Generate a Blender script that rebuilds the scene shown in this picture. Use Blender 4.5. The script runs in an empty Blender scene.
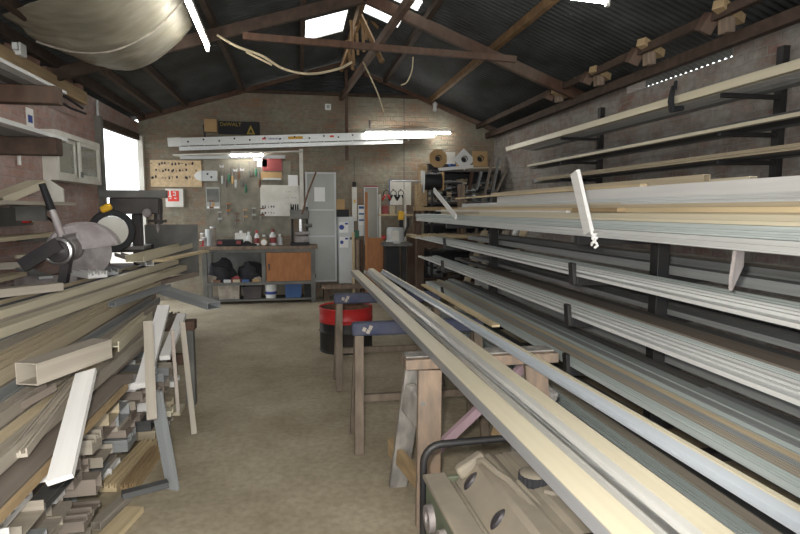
import bpy, bmesh, math, random
from mathutils import Vector, Matrix, Euler
random.seed(7)
SC = bpy.context.scene
COL = SC.collection
R = math.radians

# ---------------------------------------------------------------- camera
CAM_YAW, CAM_PITCH, CAM_F, CAM_H = 10.271, 5.812, 560.0, 1.5
cd = bpy.data.cameras.new('camera'); cam = bpy.data.objects.new('camera', cd); COL.objects.link(cam)
cam.location = (0, 0, CAM_H); cam.rotation_euler = (R(90-CAM_PITCH), 0, R(-CAM_YAW))
cd.sensor_width = 36; cd.sensor_fit = 'HORIZONTAL'; cd.lens = CAM_F/800*36; cd.clip_start = .03; cd.clip_end = 300
SC.camera = cam
# ---------------------------------------------------------------- world, light, exposure
w = bpy.data.worlds.new('world'); SC.world = w; w.use_nodes = True
bg = w.node_tree.nodes['Background']; bg.inputs[0].default_value = (.93, .97, 1, 1); bg.inputs[1].default_value = 3.0
SC.view_settings.view_transform = 'Standard'; SC.view_settings.look = 'None'; SC.view_settings.gamma = 1
SC.view_settings.exposure = 0.3
TUBE_E = 45.0
# added fill lamp at the unseen front opening, standing in for daylight
al = bpy.data.lights.new('door_fill', 'AREA'); al.shape = 'RECTANGLE'; al.size = 4.0; al.size_y = 2.6; al.energy = 110; al.color = (.95, .97, 1)
ao = bpy.data.objects.new('door_fill', al); COL.objects.link(ao); ao.location = (.6, -2.4, 1.5); ao.rotation_euler = (R(90), 0, 0)
# the photographer's flash, just above the lens
fl = bpy.data.lights.new('camera_flash', 'SPOT'); fl.energy = 190; fl.color = (1, .95, .86); fl.shadow_soft_size = .03; fl.spot_size = R(105); fl.spot_blend = .6
fo = bpy.data.objects.new('camera_flash', fl); COL.objects.link(fo); fo.location = (-.06, .02, 1.57); fo.rotation_euler = (R(84), 0, R(-10))
# ---------------------------------------------------------------- helpers
def at(px, py, X=None, Y=None, Z=None):
    yw, p = R(CAM_YAW), R(CAM_PITCH)
    f = Vector((math.sin(yw)*math.cos(p), math.cos(yw)*math.cos(p), -math.sin(p)))
    r = Vector((math.cos(yw), -math.sin(yw), 0)); u = r.cross(f)
    d = f + r*((px-400)/CAM_F) + u*((267-py)/CAM_F)
    t = X/d.x if X is not None else (Y/d.y if Y is not None else (Z-CAM_H)/d.z)
    return Vector((0, 0, CAM_H)) + d*t

ORD = 'zeroth first second third fourth fifth sixth seventh eighth ninth tenth eleventh twelfth thirteenth fourteenth fifteenth sixteenth seventeenth eighteenth nineteenth twentieth'.split()

def mat(name, c, rough=.6, metal=0.0, var=.12, scale=6.0, c2=None, rnd=.0, bump=0.0, stretch=(1, 1, 1), spec=.4, dust=0.0, fac=(.35, .7)):
    m = bpy.data.materials.new(name); m.use_nodes = True; nt = m.node_tree; N = nt.nodes; L = nt.links
    b = N['Principled BSDF']; b.inputs['Roughness'].default_value = rough; b.inputs['Metallic'].default_value = metal
    b.inputs['Specular IOR Level'].default_value = spec
    tc = N.new('ShaderNodeTexCoord'); mp = N.new('ShaderNodeMapping'); mp.inputs['Scale'].default_value = stretch
    L.new(tc.outputs['Object'], mp.inputs['Vector'])
    no = N.new('ShaderNodeTexNoise'); no.inputs['Scale'].default_value = scale; no.inputs['Detail'].default_value = 5
    L.new(mp.outputs[0], no.inputs['Vector'])
    rp = N.new('ShaderNodeValToRGB'); e = rp.color_ramp.elements
    d = c2 or tuple(x*(1-2*var) for x in c)
    e[0].position, e[1].position = fac
    e[0].color = (*d, 1); e[1].color = (*c, 1)
    L.new(no.outputs['Fac'], rp.inputs['Fac'])
    out = rp.outputs['Color']
    if rnd:
        oi = N.new('ShaderNodeObjectInfo'); mr = N.new('ShaderNodeMapRange'); mr.inputs['To Min'].default_value = 1-rnd; mr.inputs['To Max'].default_value = 1+rnd*.4
        L.new(oi.outputs['Random'], mr.inputs['Value'])
        hs = N.new('ShaderNodeHueSaturation'); L.new(mr.outputs[0], hs.inputs['Value']); L.new(out, hs.inputs['Color']); out = hs.outputs['Color']
    if dust:
        n2 = N.new('ShaderNodeTexNoise'); n2.inputs['Scale'].default_value = scale*.4; n2.inputs['Detail'].default_value = 6; L.new(tc.outputs['Object'], n2.inputs['Vector'])
        r2 = N.new('ShaderNodeValToRGB'); r2.color_ramp.elements[0].position = .4; r2.color_ramp.elements[1].position = .65
        r2.color_ramp.elements[1].color = (dust, dust, dust, 1); L.new(n2.outputs['Fac'], r2.inputs['Fac'])
        mx = N.new('ShaderNodeMixRGB'); mx.inputs[2].default_value = (.34, .30, .25, 1); L.new(r2.outputs['Color'], mx.inputs[0]); L.new(out, mx.inputs[1]); out = mx.outputs[0]
    L.new(out, b.inputs['Base Color'])
    if bump:
        bp = N.new('ShaderNodeBump'); bp.inputs['Strength'].default_value = bump; bp.inputs['Distance'].default_value = .02; L.new(no.outputs['Fac'], bp.inputs['Height']); L.new(bp.outputs[0], b.inputs['Normal'])
    return m

def emit(name, c, s):
    m = bpy.data.materials.new(name); m.use_nodes = True; b = m.node_tree.nodes['Principled BSDF']
    b.inputs['Base Color'].default_value = (*c, 1); b.inputs['Emission Color'].default_value = (*c, 1); b.inputs['Emission Strength'].default_value = s
    return m

def brick(name, axes, c1, c2, mortar, wash, washfac=(.4, .6)):
    m = bpy.data.materials.new(name); m.use_nodes = True; nt = m.node_tree; N = nt.nodes; L = nt.links; b = N['Principled BSDF']
    b.inputs['Roughness'].default_value = .92; b.inputs['Specular IOR Level'].default_value = .15
    tc = N.new('ShaderNodeTexCoord'); sp = N.new('ShaderNodeSeparateXYZ'); cb = N.new('ShaderNodeCombineXYZ')
    L.new(tc.outputs['Object'], sp.inputs[0]); L.new(sp.outputs[axes[0]], cb.inputs[0]); L.new(sp.outputs[axes[1]], cb.inputs[1])
    nz = N.new('ShaderNodeTexNoise'); nz.inputs['Scale'].default_value = 3; L.new(cb.outputs[0], nz.inputs['Vector'])
    mxv = N.new('ShaderNodeMixRGB'); mxv.blend_type = 'LINEAR_LIGHT'; mxv.inputs[0].default_value = .02; L.new(cb.outputs[0], mxv.inputs[1]); L.new(nz.outputs['Color'], mxv.inputs[2])
    br = N.new('ShaderNodeTexBrick'); br.inputs['Scale'].default_value = 1; br.inputs['Brick Width'].default_value = .23; br.inputs['Row Height'].default_value = .078
    br.inputs['Mortar Size'].default_value = .007; br.inputs['Mortar Smooth'].default_value = .3; br.inputs['Bias'].default_value = -.1
    br.inputs['Color1'].default_value = (*c1, 1); br.inputs['Color2'].default_value = (*c2, 1); br.inputs['Mortar'].default_value = (*mortar, 1)
    L.new(mxv.outputs[0], br.inputs['Vector'])
    n1 = N.new('ShaderNodeTexNoise'); n1.inputs['Scale'].default_value = 2.2; n1.inputs['Detail'].default_value = 8; n1.inputs['Roughness'].default_value = .72; L.new(cb.outputs[0], n1.inputs['Vector'])
    rp = N.new('ShaderNodeValToRGB'); rp.color_ramp.elements[0].position, rp.color_ramp.elements[1].position = washfac; L.new(n1.outputs['Fac'], rp.inputs['Fac'])
    n3 = N.new('ShaderNodeTexNoise'); n3.inputs['Scale'].default_value = 14; n3.inputs['Detail'].default_value = 6; L.new(cb.outputs[0], n3.inputs['Vector'])
    w2 = N.new('ShaderNodeMixRGB'); w2.inputs[1].default_value = (*[x*.6 for x in wash], 1); w2.inputs[2].default_value = (*[min(1, x*1.35) for x in wash], 1); L.new(n3.outputs['Fac'], w2.inputs[0])
    mx = N.new('ShaderNodeMixRGB'); L.new(rp.outputs['Color'], mx.inputs[0]); L.new(br.outputs['Color'], mx.inputs[1]); L.new(w2.outputs[0], mx.inputs[2])
    L.new(mx.outputs[0], b.inputs['Base Color'])
    ad = N.new('ShaderNodeMath'); ad.operation = 'MULTIPLY_ADD'; ad.inputs[1].default_value = -1; L.new(br.outputs['Fac'], ad.inputs[0]); L.new(n3.outputs['Fac'], ad.inputs[2])
    bp = N.new('ShaderNodeBump'); bp.inputs['Strength'].default_value = .7; bp.inputs['Distance'].default_value = .012; L.new(ad.outputs[0], bp.inputs['Height']); L.new(bp.outputs[0], b.inputs['Normal'])
    return m

class MB:
    def __init__(s): s.bm = bmesh.new()
    def face(s, vs):
        try: return s.bm.faces.new(vs)
        except ValueError: return None
    def box(s, c, d, rot=None):
        M = Matrix.Translation(c) @ (Euler(rot).to_matrix().to_4x4() if rot else Matrix())
        v = [s.bm.verts.new(M @ Vector((x*d[0]/2, y*d[1]/2, z*d[2]/2))) for x in (-1, 1) for y in (-1, 1) for z in (-1, 1)]
        for f in ((0,1,3,2),(4,6,7,5),(0,4,5,1),(2,3,7,6),(0,2,6,4),(1,5,7,3)): s.face([v[i] for i in f])
        return s
    def beam(s, p, q, wd, ht, up=(0, 0, 1)):
        p, q = Vector(p), Vector(q); d = (q-p).normalized(); u = Vector(up)
        r = d.cross(u)
        if r.length < 1e-4: r = d.cross(Vector((0, 1, 0)))
        r.normalize(); u = r.cross(d)
        v = [s.bm.verts.new(e + r*a*wd/2 + u*b*ht/2) for e in (p, q) for a in (-1, 1) for b in (-1, 1)]
        for f in ((0,1,3,2),(4,6,7,5),(0,4,5,1),(2,3,7,6),(0,2,6,4),(1,5,7,3)): s.face([v[i] for i in f])
        return s
    def tube(s, pts, r, n=10):
        pts = [Vector(p) for p in pts]; rings = []; pr = None
        for i, p in enumerate(pts):
            d = (pts[min(i+1, len(pts)-1)] - pts[max(i-1, 0)]).normalized()
            if pr is None:
                a = d.cross(Vector((0, 0, 1)));
                if a.length < 1e-3: a = d.cross(Vector((0, 1, 0)))
            else: a = pr - d*pr.dot(d)
            a.normalize(); pr = a; b = d.cross(a); rr = r[i] if isinstance(r, (list, tuple)) else r
            rings.append([s.bm.verts.new(p + (a*math.cos(2*math.pi*k/n) + b*math.sin(2*math.pi*k/n))*rr) for k in range(n)])
        for A, B in zip(rings, rings[1:]):
            for k in range(n):
                f = s.face([A[k], A[(k+1) % n], B[(k+1) % n], B[k]])
                if f: f.smooth = True
        s.face(list(reversed(rings[0]))); s.face(rings[-1]); return s
    def lathe(s, prof, M=None, n=24, smooth=True):
        M = M or Matrix(); rings = []
        for r, z in prof:
            rings.append([s.bm.verts.new(M @ Vector((r*math.cos(2*math.pi*k/n), r*math.sin(2*math.pi*k/n), z))) for k in range(n)] if r > 1e-6 else [s.bm.verts.new(M @ Vector((0, 0, z)))])
        for A, B in zip(rings, rings[1:]):
            for k in range(n):
                a = [A[k % len(A)], A[(k+1) % n % len(A)], B[(k+1) % n % len(B)], B[k % len(B)]]
                a2 = []
                for x in a:
                    if x not in a2: a2.append(x)
                if len(a2) > 2:
                    f = s.face(a2)
                    if f: f.smooth = smooth
        return s
    def prism(s, poly, y0, y1, M=None, hole=None):
        "extrude a polygon in (x,z) along y; hole = inner ring with the same vertex count"
        M = M or Matrix()
        A = [s.bm.verts.new(M @ Vector((x, y0, z))) for x, z in poly]; B = [s.bm.verts.new(M @ Vector((x, y1, z))) for x, z in poly]; n = len(poly)
        for k in range(n): s.face([A[k], B[k], B[(k+1) % n], A[(k+1) % n]])
        if hole:
            C = [s.bm.verts.new(M @ Vector((x, y0, z))) for x, z in hole]; D = [s.bm.verts.new(M @ Vector((x, y1, z))) for x, z in hole]
            for k in range(n):
                j = (k+1) % n
                s.face([C[k], C[j], D[j], D[k]]); s.face([A[k], A[j], C[j], C[k]]); s.face([B[k], D[k], D[j], B[j]])
        else: s.face(A); s.face(list(reversed(B)))
        return s
    def mesh(s, name, m, bev=0):
        bmesh.ops.recalc_face_normals(s.bm, faces=s.bm.faces)
        me = bpy.data.meshes.new(name); s.bm.to_mesh(me); s.bm.free(); me.set_sharp_from_angle(angle=R(38))
        for x in (m if isinstance(m, (list, tuple)) else [m]): me.materials.append(x)
        return me
    def build(s, name, m, parent=None, bev=0, loc=None, rot=None):
        o = bpy.data.objects.new(name, s.mesh(name, m)); COL.objects.link(o)
        if parent: o.parent = parent
        if loc is not None: o.location = loc
        if rot is not None: o.rotation_euler = rot
        if bev:
            b = o.modifiers.new('edge', 'BEVEL'); b.width = bev; b.segments = 2; b.limit_method = 'ANGLE'; b.angle_limit = R(40)
        return o

def tag(o, label, cat, group=None):
    o['label'] = label; o['category'] = cat
    if group: o['group'] = group
    return o
def struct(o): o['kind'] = 'structure'; return o
def thing(name, label, cat, loc=(0, 0, 0), rz=0, group=None, rot=None):
    o = bpy.data.objects.new(name, None); COL.objects.link(o); o.location = loc; o.rotation_euler = rot or (0, 0, rz); o.empty_display_size = .1
    return tag(o, label, cat, group)
def bx(name, m, par, c, d, rot=None, bev=0): return MB().box((0, 0, 0), d).build(name, m, par, bev, c, rot)
def rod(name, m, par, pts, r, n=10): return MB().tube(pts, r, n).build(name, m, par)
def single(name, mb, m, label, cat, group=None, bev=0, loc=None, rot=None): return tag(mb.build(name, m, None, bev, loc, rot), label, cat, group)
def copy_tree(o, parent=None):
    c = o.copy(); COL.objects.link(c); c.parent = parent
    for ch in list(o.children): copy_tree(ch, c)
    return c
def text(name, body, m, par, loc, rot, size, ext=.001, align='CENTER'):
    cu = bpy.data.curves.new(name, 'FONT'); cu.body = body; cu.size = size; cu.extrude = ext; cu.align_x = align; cu.align_y = 'CENTER'
    cu.materials.append(m); o = bpy.data.objects.new(name, cu); COL.objects.link(o); 
    dg = bpy.context.evaluated_depsgraph_get(); me = bpy.data.meshes.new_from_object(o.evaluated_get(dg)); bpy.data.objects.remove(o)
    o = bpy.data.objects.new(name, me); COL.objects.link(o); o.parent = par; o.location = loc; o.rotation_euler = rot; return o

# ---------------------------------------------------------------- materials
AL = (40, 1.2, 40)   # grain stretched along a bar
M = {}
M['silver'] = mat('silver aluminium', (.73, .745, .735), .4, .25, .07, 1, rnd=.16, stretch=AL)
M['silver_green'] = mat('mill finish aluminium', (.55, .61, .60), .4, .12, .10, 1, rnd=.2, stretch=AL)
M['grey'] = mat('grey coated aluminium', (.36, .38, .39), .5, .2, .10, 1, rnd=.3, stretch=AL, dust=.25)
M['dark'] = mat('charcoal coated aluminium', (.10, .105, .11), .55, .2, .12, 1, rnd=.3, stretch=AL, dust=.3)
M['bronze'] = mat('bronze brown aluminium', (.27, .225, .19), .5, .15, .10, 1, rnd=.22, stretch=AL, dust=.35)
M['taupe'] = mat('taupe dusty aluminium', (.42, .375, .31), .6, .05, .10, 1, rnd=.2, stretch=AL, dust=.2)
M['tan'] = mat('tan aluminium', (.52, .44, .31), .55, .05, .08, 1, rnd=.15, stretch=AL)
M['cream'] = mat('cream coated aluminium', (.66, .60, .45), .45, 0, .05, 1, rnd=.1, stretch=AL)
M['white'] = mat('white coated aluminium', (.80, .79, .77), .4, 0, .05, 1, rnd=.1, stretch=AL)
M['wood'] = mat('pine wood', (.50, .36, .20), .7, 0, .16, 2, rnd=.2, stretch=(14, 1.2, 14))
M['palewood'] = mat('pale pine', (.66, .53, .33), .7, 0, .10, 2, rnd=.15, stretch=(14, 1.2, 14))
M['orangewood'] = mat('orange plywood', (.42, .175, .065), .65, 0, .14, 3, stretch=(6, 2, 2))
M['redwood'] = mat('old red timber', (.115, .06, .038), .8, 0, .2, 3, rnd=.2, stretch=(5, 5, 2), dust=.2)
M['oldwood'] = mat('weathered plank', (.31, .225, .16), .8, 0, .2, 4, rnd=.15, stretch=(5, 5, 1.5), c2=(.18, .14, .11))
M['dustwood'] = mat('dusty brown timber', (.21, .165, .125), .85, 0, .2, 4, rnd=.15, stretch=(5, 5, 1.5))
M['greywood'] = mat('grey bark wood', (.34, .32, .29), .9, 0, .2, 6, bump=.5, c2=(.17, .16, .15), stretch=(3, 3, 1))
M['pinkwood'] = mat('pink stained wood', (.40, .28, .32), .8, 0, .1, 5)
M['beamdark'] = mat('dark roof timber', (.085, .055, .04), .85, 0, .2, 3, rnd=.2, stretch=(4, 4, 4))
M['beamlight'] = mat('brown roof batten', (.22, .13, .06), .8, 0, .2, 3, stretch=(4, 4, 4))
M['blacksteel'] = mat('black steel', (.022, .022, .024), .5, .3, .1, 8, dust=.08)
M['rubber'] = mat('black rubber', (.015, .015, .017), .65, 0, .1, 8)
M['greysteel'] = mat('grey painted steel', (.13, .135, .13), .6, .2, .15, 6, dust=.3)
M['machine'] = mat('dusty machine casting', (.34, .31, .30), .6, .2, .2, 9, c2=(.16, .14, .14))
M['chrome'] = mat('bare steel', (.62, .62, .62), .28, .9, .1, 8)
M['saw_grey'] = mat('pale saw guard', (.50, .46, .46), .5, .2, .1, 9, c2=(.34, .30, .30))
M['machine_dark'] = mat('dark machine paint', (.045, .04, .045), .5, .2, .1, 6, dust=.15)
M['yellow'] = mat('yellow plastic', (.75, .42, .02), .5)
M['red'] = mat('red paint', (.52, .03, .03), .45, 0, .1, 5)
M['redsign'] = mat('red sign print', (.75, .06, .04), .5, 0, .05)
M['whitep'] = mat('white painted board', (.72, .71, .66), .6, 0, .06, 4, c2=(.56, .54, .48))
M['paper'] = mat('white paper', (.82, .82, .80), .8, 0, .02)
M['ink'] = mat('dark ink', (.04, .035, .05), .8, 0, .02)
M['blueink'] = mat('blue print', (.04, .07, .30), .7, 0, .02)
M['osb'] = mat('pale chipboard', (.62, .47, .29), .8, 0, .12, 18)
M['card'] = mat('brown cardboard', (.47, .31, .15), .85, 0, .08, 6)
M['blackbox'] = mat('black card', (.02, .02, .022), .7)
M['blue'] = mat('navy padding', (.035, .042, .085), .85, 0, .25, 7, c2=(.075, .08, .11), bump=.3)
M['bluebin'] = mat('blue plastic', (.05, .12, .30), .6, 0, .15, 4)
M['whiteplastic'] = mat('white plastic', (.74, .75, .73), .5, 0, .05)
M['glasspanel'] = mat('frosted grey panel', (.38, .39, .36), .45, 0, .08, 1.5, c2=(.31, .32, .29))
M['cabinet'] = mat('pale grey cabinet', (.52, .54, .54), .5, .1, .06, 3)
M['drumblack'] = mat('black drum paint', (.02, .019, .018), .55, .2, .1, 5, dust=.1)
M['rust'] = mat('rusty steel', (.24, .13, .08), .85, .1, .2, 12, c2=(.12, .07, .05))
M['dusty'] = mat('dust covered plastic', (.27, .235, .18), .85, 0, .1, 7, c2=(.21, .185, .15), bump=.15)
M['dustgreen'] = mat('dusty green panel', (.17, .19, .13), .7, 0, .15, 6, c2=(.10, .12, .08))
M['tarp'] = mat('grey brown tarpaulin', (.30, .275, .215), .5, 0, .15, 5, c2=(.23, .21, .16), bump=.5, stretch=(1, 3, 1))
M['cable'] = mat('pale cable', (.50, .42, .28), .7)
M['cloth'] = mat('dark cloth', (.03, .03, .035), .95, 0, .2, 10, bump=.5)
M['rag'] = mat('pale rag', (.45, .40, .34), .95, 0, .2, 10, bump=.4)
M['darkred'] = mat('dark red print', (.30, .06, .06), .6)
M['green'] = mat('green plastic', (.05, .20, .12), .6)
M['bluegrey'] = mat('blue grey face', (.55, .60, .66), .3, .3, .05, 1, stretch=AL)
M['lightgrey'] = mat('light grey face', (.60, .60, .58), .35, .25, .05, 1, stretch=AL)
M['sidegrey'] = mat('grey side face', (.33, .34, .36), .4, .2, .05, 1, stretch=AL)
M['toolboard'] = mat('dusty pegboard', (.27, .25, .20), .8, 0, .2, 5, c2=(.15, .14, .11))
M['tube'] = emit('tube glow', (1, .98, .92), TUBE_E)

def concrete():
    m = bpy.data.materials.new('dusty concrete'); m.use_nodes = True; nt = m.node_tree; N = nt.nodes; L = nt.links; b = N['Principled BSDF']; b.inputs['Roughness'].default_value = .85; b.inputs['Specular IOR Level'].default_value = .25
    tc = N.new('ShaderNodeTexCoord')
    n1 = N.new('ShaderNodeTexNoise'); n1.inputs['Scale'].default_value = 1.1; n1.inputs['Detail'].default_value = 9; n1.inputs['Roughness'].default_value = .68
    n2 = N.new('ShaderNodeTexNoise'); n2.inputs['Scale'].default_value = 26; n2.inputs['Detail'].default_value = 6
    for n in (n1, n2): L.new(tc.outputs['Object'], n.inputs['Vector'])
    r1 = N.new('ShaderNodeValToRGB'); e = r1.color_ramp.elements; e[0].position = .32; e[0].color = (.27, .225, .155, 1); e[1].position = .72; e[1].color = (.50, .44, .33, 1)
    x = r1.color_ramp.elements.new(.52); x.color = (.40, .345, .25, 1)
    r2 = N.new('ShaderNodeValToRGB'); r2.color_ramp.elements[0].color = (.74, .74, .74, 1); r2.color_ramp.elements[0].position = .35; r2.color_ramp.elements[1].position = .6
    L.new(n1.outputs['Fac'], r1.inputs['Fac']); L.new(n2.outputs['Fac'], r2.inputs['Fac'])
    mx = N.new('ShaderNodeMixRGB'); mx.blend_type = 'MULTIPLY'; mx.inputs[0].default_value = .7; L.new(r1.outputs[0], mx.inputs[1]); L.new(r2.outputs[0], mx.inputs[2]); L.new(mx.outputs[0], b.inputs['Base Color'])
    bp = N.new('ShaderNodeBump'); bp.inputs['Strength'].default_value = .25; bp.inputs['Distance'].default_value = .01; L.new(n2.outputs['Fac'], bp.inputs['Height']); L.new(bp.outputs[0], b.inputs['Normal'])
    return m
M['concrete'] = concrete()
M['brick_left'] = brick('pinkish brick', (1, 2), (.38, .22, .18), (.29, .17, .145), (.34, .28, .25), (.42, .35, .33), (.36, .62))
M['brick_right'] = brick('grey red brick', (1, 2), (.21, .10, .08), (.13, .09, .08), (.24, .22, .195), (.30, .285, .26), (.30, .56))
M['brick_back'] = brick('limewashed brick', (0, 2), (.25, .14, .09), (.17, .13, .10), (.205, .195, .15), (.24, .23, .18), (.34, .62))
M['roof'] = mat('dark corrugated roof sheet', (.075, .082, .085), .6, .25, .2, 2.5, c2=(.035, .036, .036), stretch=(1, .6, 1))
def skylight_mat():
    m = bpy.data.materials.new('clear corrugated sheet'); m.use_nodes = True; nt = m.node_tree; N = nt.nodes
    tr = N.new('ShaderNodeBsdfTransparent'); tr.inputs[0].default_value = (.93, .93, .90, 1); tl = N.new('ShaderNodeBsdfTranslucent'); tl.inputs[0].default_value = (.85, .80, .70, 1)
    mx = N.new('ShaderNodeMixShader'); mx.inputs[0].default_value = .35; nt.links.new(tr.outputs[0], mx.inputs[1]); nt.links.new(tl.outputs[0], mx.inputs[2]); nt.links.new(mx.outputs[0], N['Material Output'].inputs[0])
    return m
M['skylight'] = skylight_mat()
def glass_mat():
    m = bpy.data.materials.new('dusty window glass'); m.use_nodes = True; nt = m.node_tree; N = nt.nodes; b = N['Principled BSDF']; b.inputs['Base Color'].default_value = (.42, .42, .36, 1); b.inputs['Roughness'].default_value = .08; b.inputs['Alpha'].default_value = .55
    return m
M['glass'] = glass_mat()

# ================================================================ SETTING
XL, XR, YB, YF = -2.5, 3.5, 9.8, -2.6
RX, RZ = .78, 4.03
def roofz(x): return RZ - .306*(RX-x) if x < RX else RZ - .379*(x-RX)
fm = MB().box((.5, 3.6, -.05), (6.4, 12.8, .1)); struct(fm.build('floor', M['concrete']))
struct(MB().box((0, 8, -.14), (60, 60, .04)).build('ground', mat('outside ground', (.35, .32, .27), .9)))
# left wall: stops at Y=7.35, doorway gap beyond it
wl = MB(); wl.box((XL-.11, (YF+7.75)/2, 1.45), (.22, 7.75-YF, 2.9)); wl.box((XL-.11, 8.83, 2.79), (.22, 2.16, .22)); struct(wl.build('wall_left', M['brick_left']))
wr = MB(); wr.box((XR+.11, (YF+YB)/2, 1.345), (.22, YB-YF+.2, 2.69)); wr.box((XR+.11, (YF+4.15)/2, 2.81), (.22, 4.15-YF, .24)); wr.box((XR+.11, 7.775, 2.81), (.22, 4.25, .24)); wr.box((XR+.11, 4.9, 2.715), (.22, 1.5, .05)); struct(wr.build('wall_right', M['brick_right']))
struct(MB().prism([(XL, 0), (XR, 0), (XR, roofz(XR)-.06), (2.2, 3.45), (-1.0, 3.45), (XL, roofz(XL)-.06)], YB, YB+.22).build('wall_back', M['brick_back']))
# corrugated gable sheet above the brick
g = MB(); n = 120; x0, x1 = -1.0, 2.2
top = lambda x: roofz(x)-.05
rows = [g.bm.verts.new((x0+(x1-x0)*k/n, YB+.05, 3.44)) for k in range(n+1)]
zs = 14
prev = rows
for j in range(1, zs*6+1):
    z = 3.44 + .58*j/(zs*6); a = max(x0, RX-(RZ-.05-z)/.306); b_ = min(x1, RX+(RZ-.05-z)/.379)
    if a >= b_: break
    cur = [g.bm.verts.new((a+(b_-a)*k/8, YB+.05+.012*math.sin(j*2*math.pi/6), z)) for k in range(9)]
    if j == 1: prev = [g.bm.verts.new((a+(b_-a)*k/8, YB+.05, 3.44)) for k in range(9)]
    for k in range(8): g.face([prev[k], prev[k+1], cur[k+1], cur[k]])
    prev = cur
for v in rows: g.bm.verts.remove(v)
struct(g.build('wall_gable', M['roof']))
wf = MB(); wf.box((-2.1, YF-.1, 1.6), (.8, .2, 3.2)); wf.box((3.1, YF-.1, 1.5), (.8, .2, 3.0)); wf.box((.5, YF-.1, 3.2), (4.4, .2, .9)); struct(wf.build('wall_front', M['brick_back']))  # unseen front wall, its opening left wide so sky light gets in
# corrugated roof with skylight openings
SKY = {-1: [(.10, .66, 7.30, 8.15)], 1: [(.86, 1.30, 6.85, 7.35), (1.12, 1.40, 6.30, 6.62)]}
def roof_side(side, name):
    mb = MB(); y0, y1 = YF-.3, YB+.3; step = .076/6; ny = int((y1-y0)/step)
    xs = sorted({XL-.35, -1.0, RX} | {v for q in SKY[-1] for v in q[:2]}) if side < 0 else sorted({RX, 2.2, XR+.35} | {v for q in SKY[1] for v in q[:2]})
    V = [[mb.bm.verts.new((x, y0+j*step, roofz(x)+.011*math.sin(j*2*math.pi/6))) for j in range(ny+1)] for x in xs]
    for i in range(len(xs)-1):
        xm = (xs[i]+xs[i+1])/2
        for j in range(ny):
            ym = y0+(j+.5)*step
            if any(a < xm < b and c < ym < d for a, b, c, d in SKY[side]): continue
            f = mb.face([V[i][j], V[i+1][j], V[i+1][j+1], V[i][j+1]])
            if f: f.smooth = True
    struct(mb.build(name, M['roof']))
roof_side(-1, 'ceiling_left'); roof_side(1, 'ceiling_right')
k = 1
for sd in (-1, 1):
    for a, b, c, d in SKY[sd]:
        mb = MB(); n = int((d-c)/(.076/6)); A = [[mb.bm.verts.new((x, c+j*(d-c)/n, roofz(x)+.011*math.sin(j*2*math.pi/6))) for j in range(n+1)] for x in (a, b)]
        for j in range(n): mb.face([A[0][j], A[1][j], A[1][j+1], A[0][j+1]])
        struct(mb.build('window_%d' % (k+1), M['skylight'])); k += 1
# purlins and truss timber (one structure object each)
tn = [0]
def trim(p, q, wd, ht, m): tn[0] += 1; return struct(MB().beam(p, q, wd, ht).build('trim_%d' % tn[0], m))
for x in (-2.15, -1.75, -.85, .1): trim((x, YF, roofz(x)-.055), (x, YB, roofz(x)-.055), .06, .085, M['beamdark'])
for x in (1.5, 2.3): trim((x, YF, roofz(x)-.055), (x, YB, roofz(x)-.055), .06, .085, M['beamlight' if x > 2 else 'beamdark'])  # right purlin takes the lighter brown to paint in nearby tube light
trim((RX, YF, RZ-.10), (RX, YB, RZ-.10), .04, .14, M['beamlight'])
YT = 6.5
trim((XL+.05, YT, roofz(XL)-.14), (RX, YT, RZ-.16), .07, .12, M['beamdark'])
trim((XR-.05, YT, roofz(XR)-.14), (RX, YT, RZ-.16), .07, .12, M['redwood'])
trim((-.55, YT-.06, 3.36), (2.55, YT-.06, 3.26), .05, .07, M['redwood'])
trim((RX+.06, YB-.06, 2.35), (RX+.06, YB-.06, RZ-.15), .05, .08, M['redwood'])            # post on the back wall
trim(at(341, 98, Y=9.6), at(412, -4, Y=5.4), .06, .09, M['redwood'])                        # long brace up to the ridge
trim((.62, 8.0, 3.42), (.82, 7.4, RZ-.12), .04, .06, M['beamlight']); trim((1.05, 7.0, 3.3), (.80, 7.2, RZ-.12), .05, .05, M['beamlight'])
# eave timber: wall plates
trim((3.36, YF, 2.82), (3.36, YB, 2.82), .07, .09, M['beamdark'])
trim((3.18, YF, 2.98), (3.18, YB, 2.98), .05, .07, M['beamdark'])
trim((-2.42, YF, 3.0), (-2.42, YB, 3.0), .07, .10, M['beamdark'])
trim((-2.44, YF, 2.84), (-2.44, 7.3, 2.80), .05, .14, M['wood'])
trim((-2.47, 7.81, 0), (-2.47, 7.81, 2.68), .08, .10, M['greysteel']); trim((-2.47, 9.74, 0), (-2.47, 9.74, 2.68), .08, .08, M['whitep'])
trim((-2.5, 7.8, 2.62), (-2.5, 9.7, 2.66), .06, .10, M['beamdark'])
trim((-1.0, YB-.03, 3.45), (2.2, YB-.03, 3.45), .04, .05, M['beamdark'])
for p, q in (((XL, YB-.04, roofz(XL)-.08), (RX, YB-.04, RZ-.08)), ((XR, YB-.04, roofz(XR)-.08), (RX, YB-.04, RZ-.08))): trim(p, q, .05, .07, M['redwood'])
# timber offcuts wedged on the wall plate
for i, (y, sz) in enumerate(((3.9, 1.0), (4.86, 1.0), (5.75, .85), (6.7, .7))):
    t = thing('rafter_block', 'rough timber blocks on the eave beam, %s along from the back wall' % ORD[4-i], 'timber block', (3.30, y, 2.855), 0, 'timber blocks along the eave beam')
    bx('crosspiece', M['wood'], t, (-.06, 0, .135*sz), (.30*sz, .09, .07), (0, R(14), R(20)), .004); bx('upright_block', M['oldwood'], t, (-.06, .02, .05*sz), (.08, .09, .13*sz), (0, R(-4), 0), .004); bx('wedge', M['redwood'], t, (-.13, .14, .09), (.10, .10, .14*sz), (R(20), R(20), 0), .004)

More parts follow.
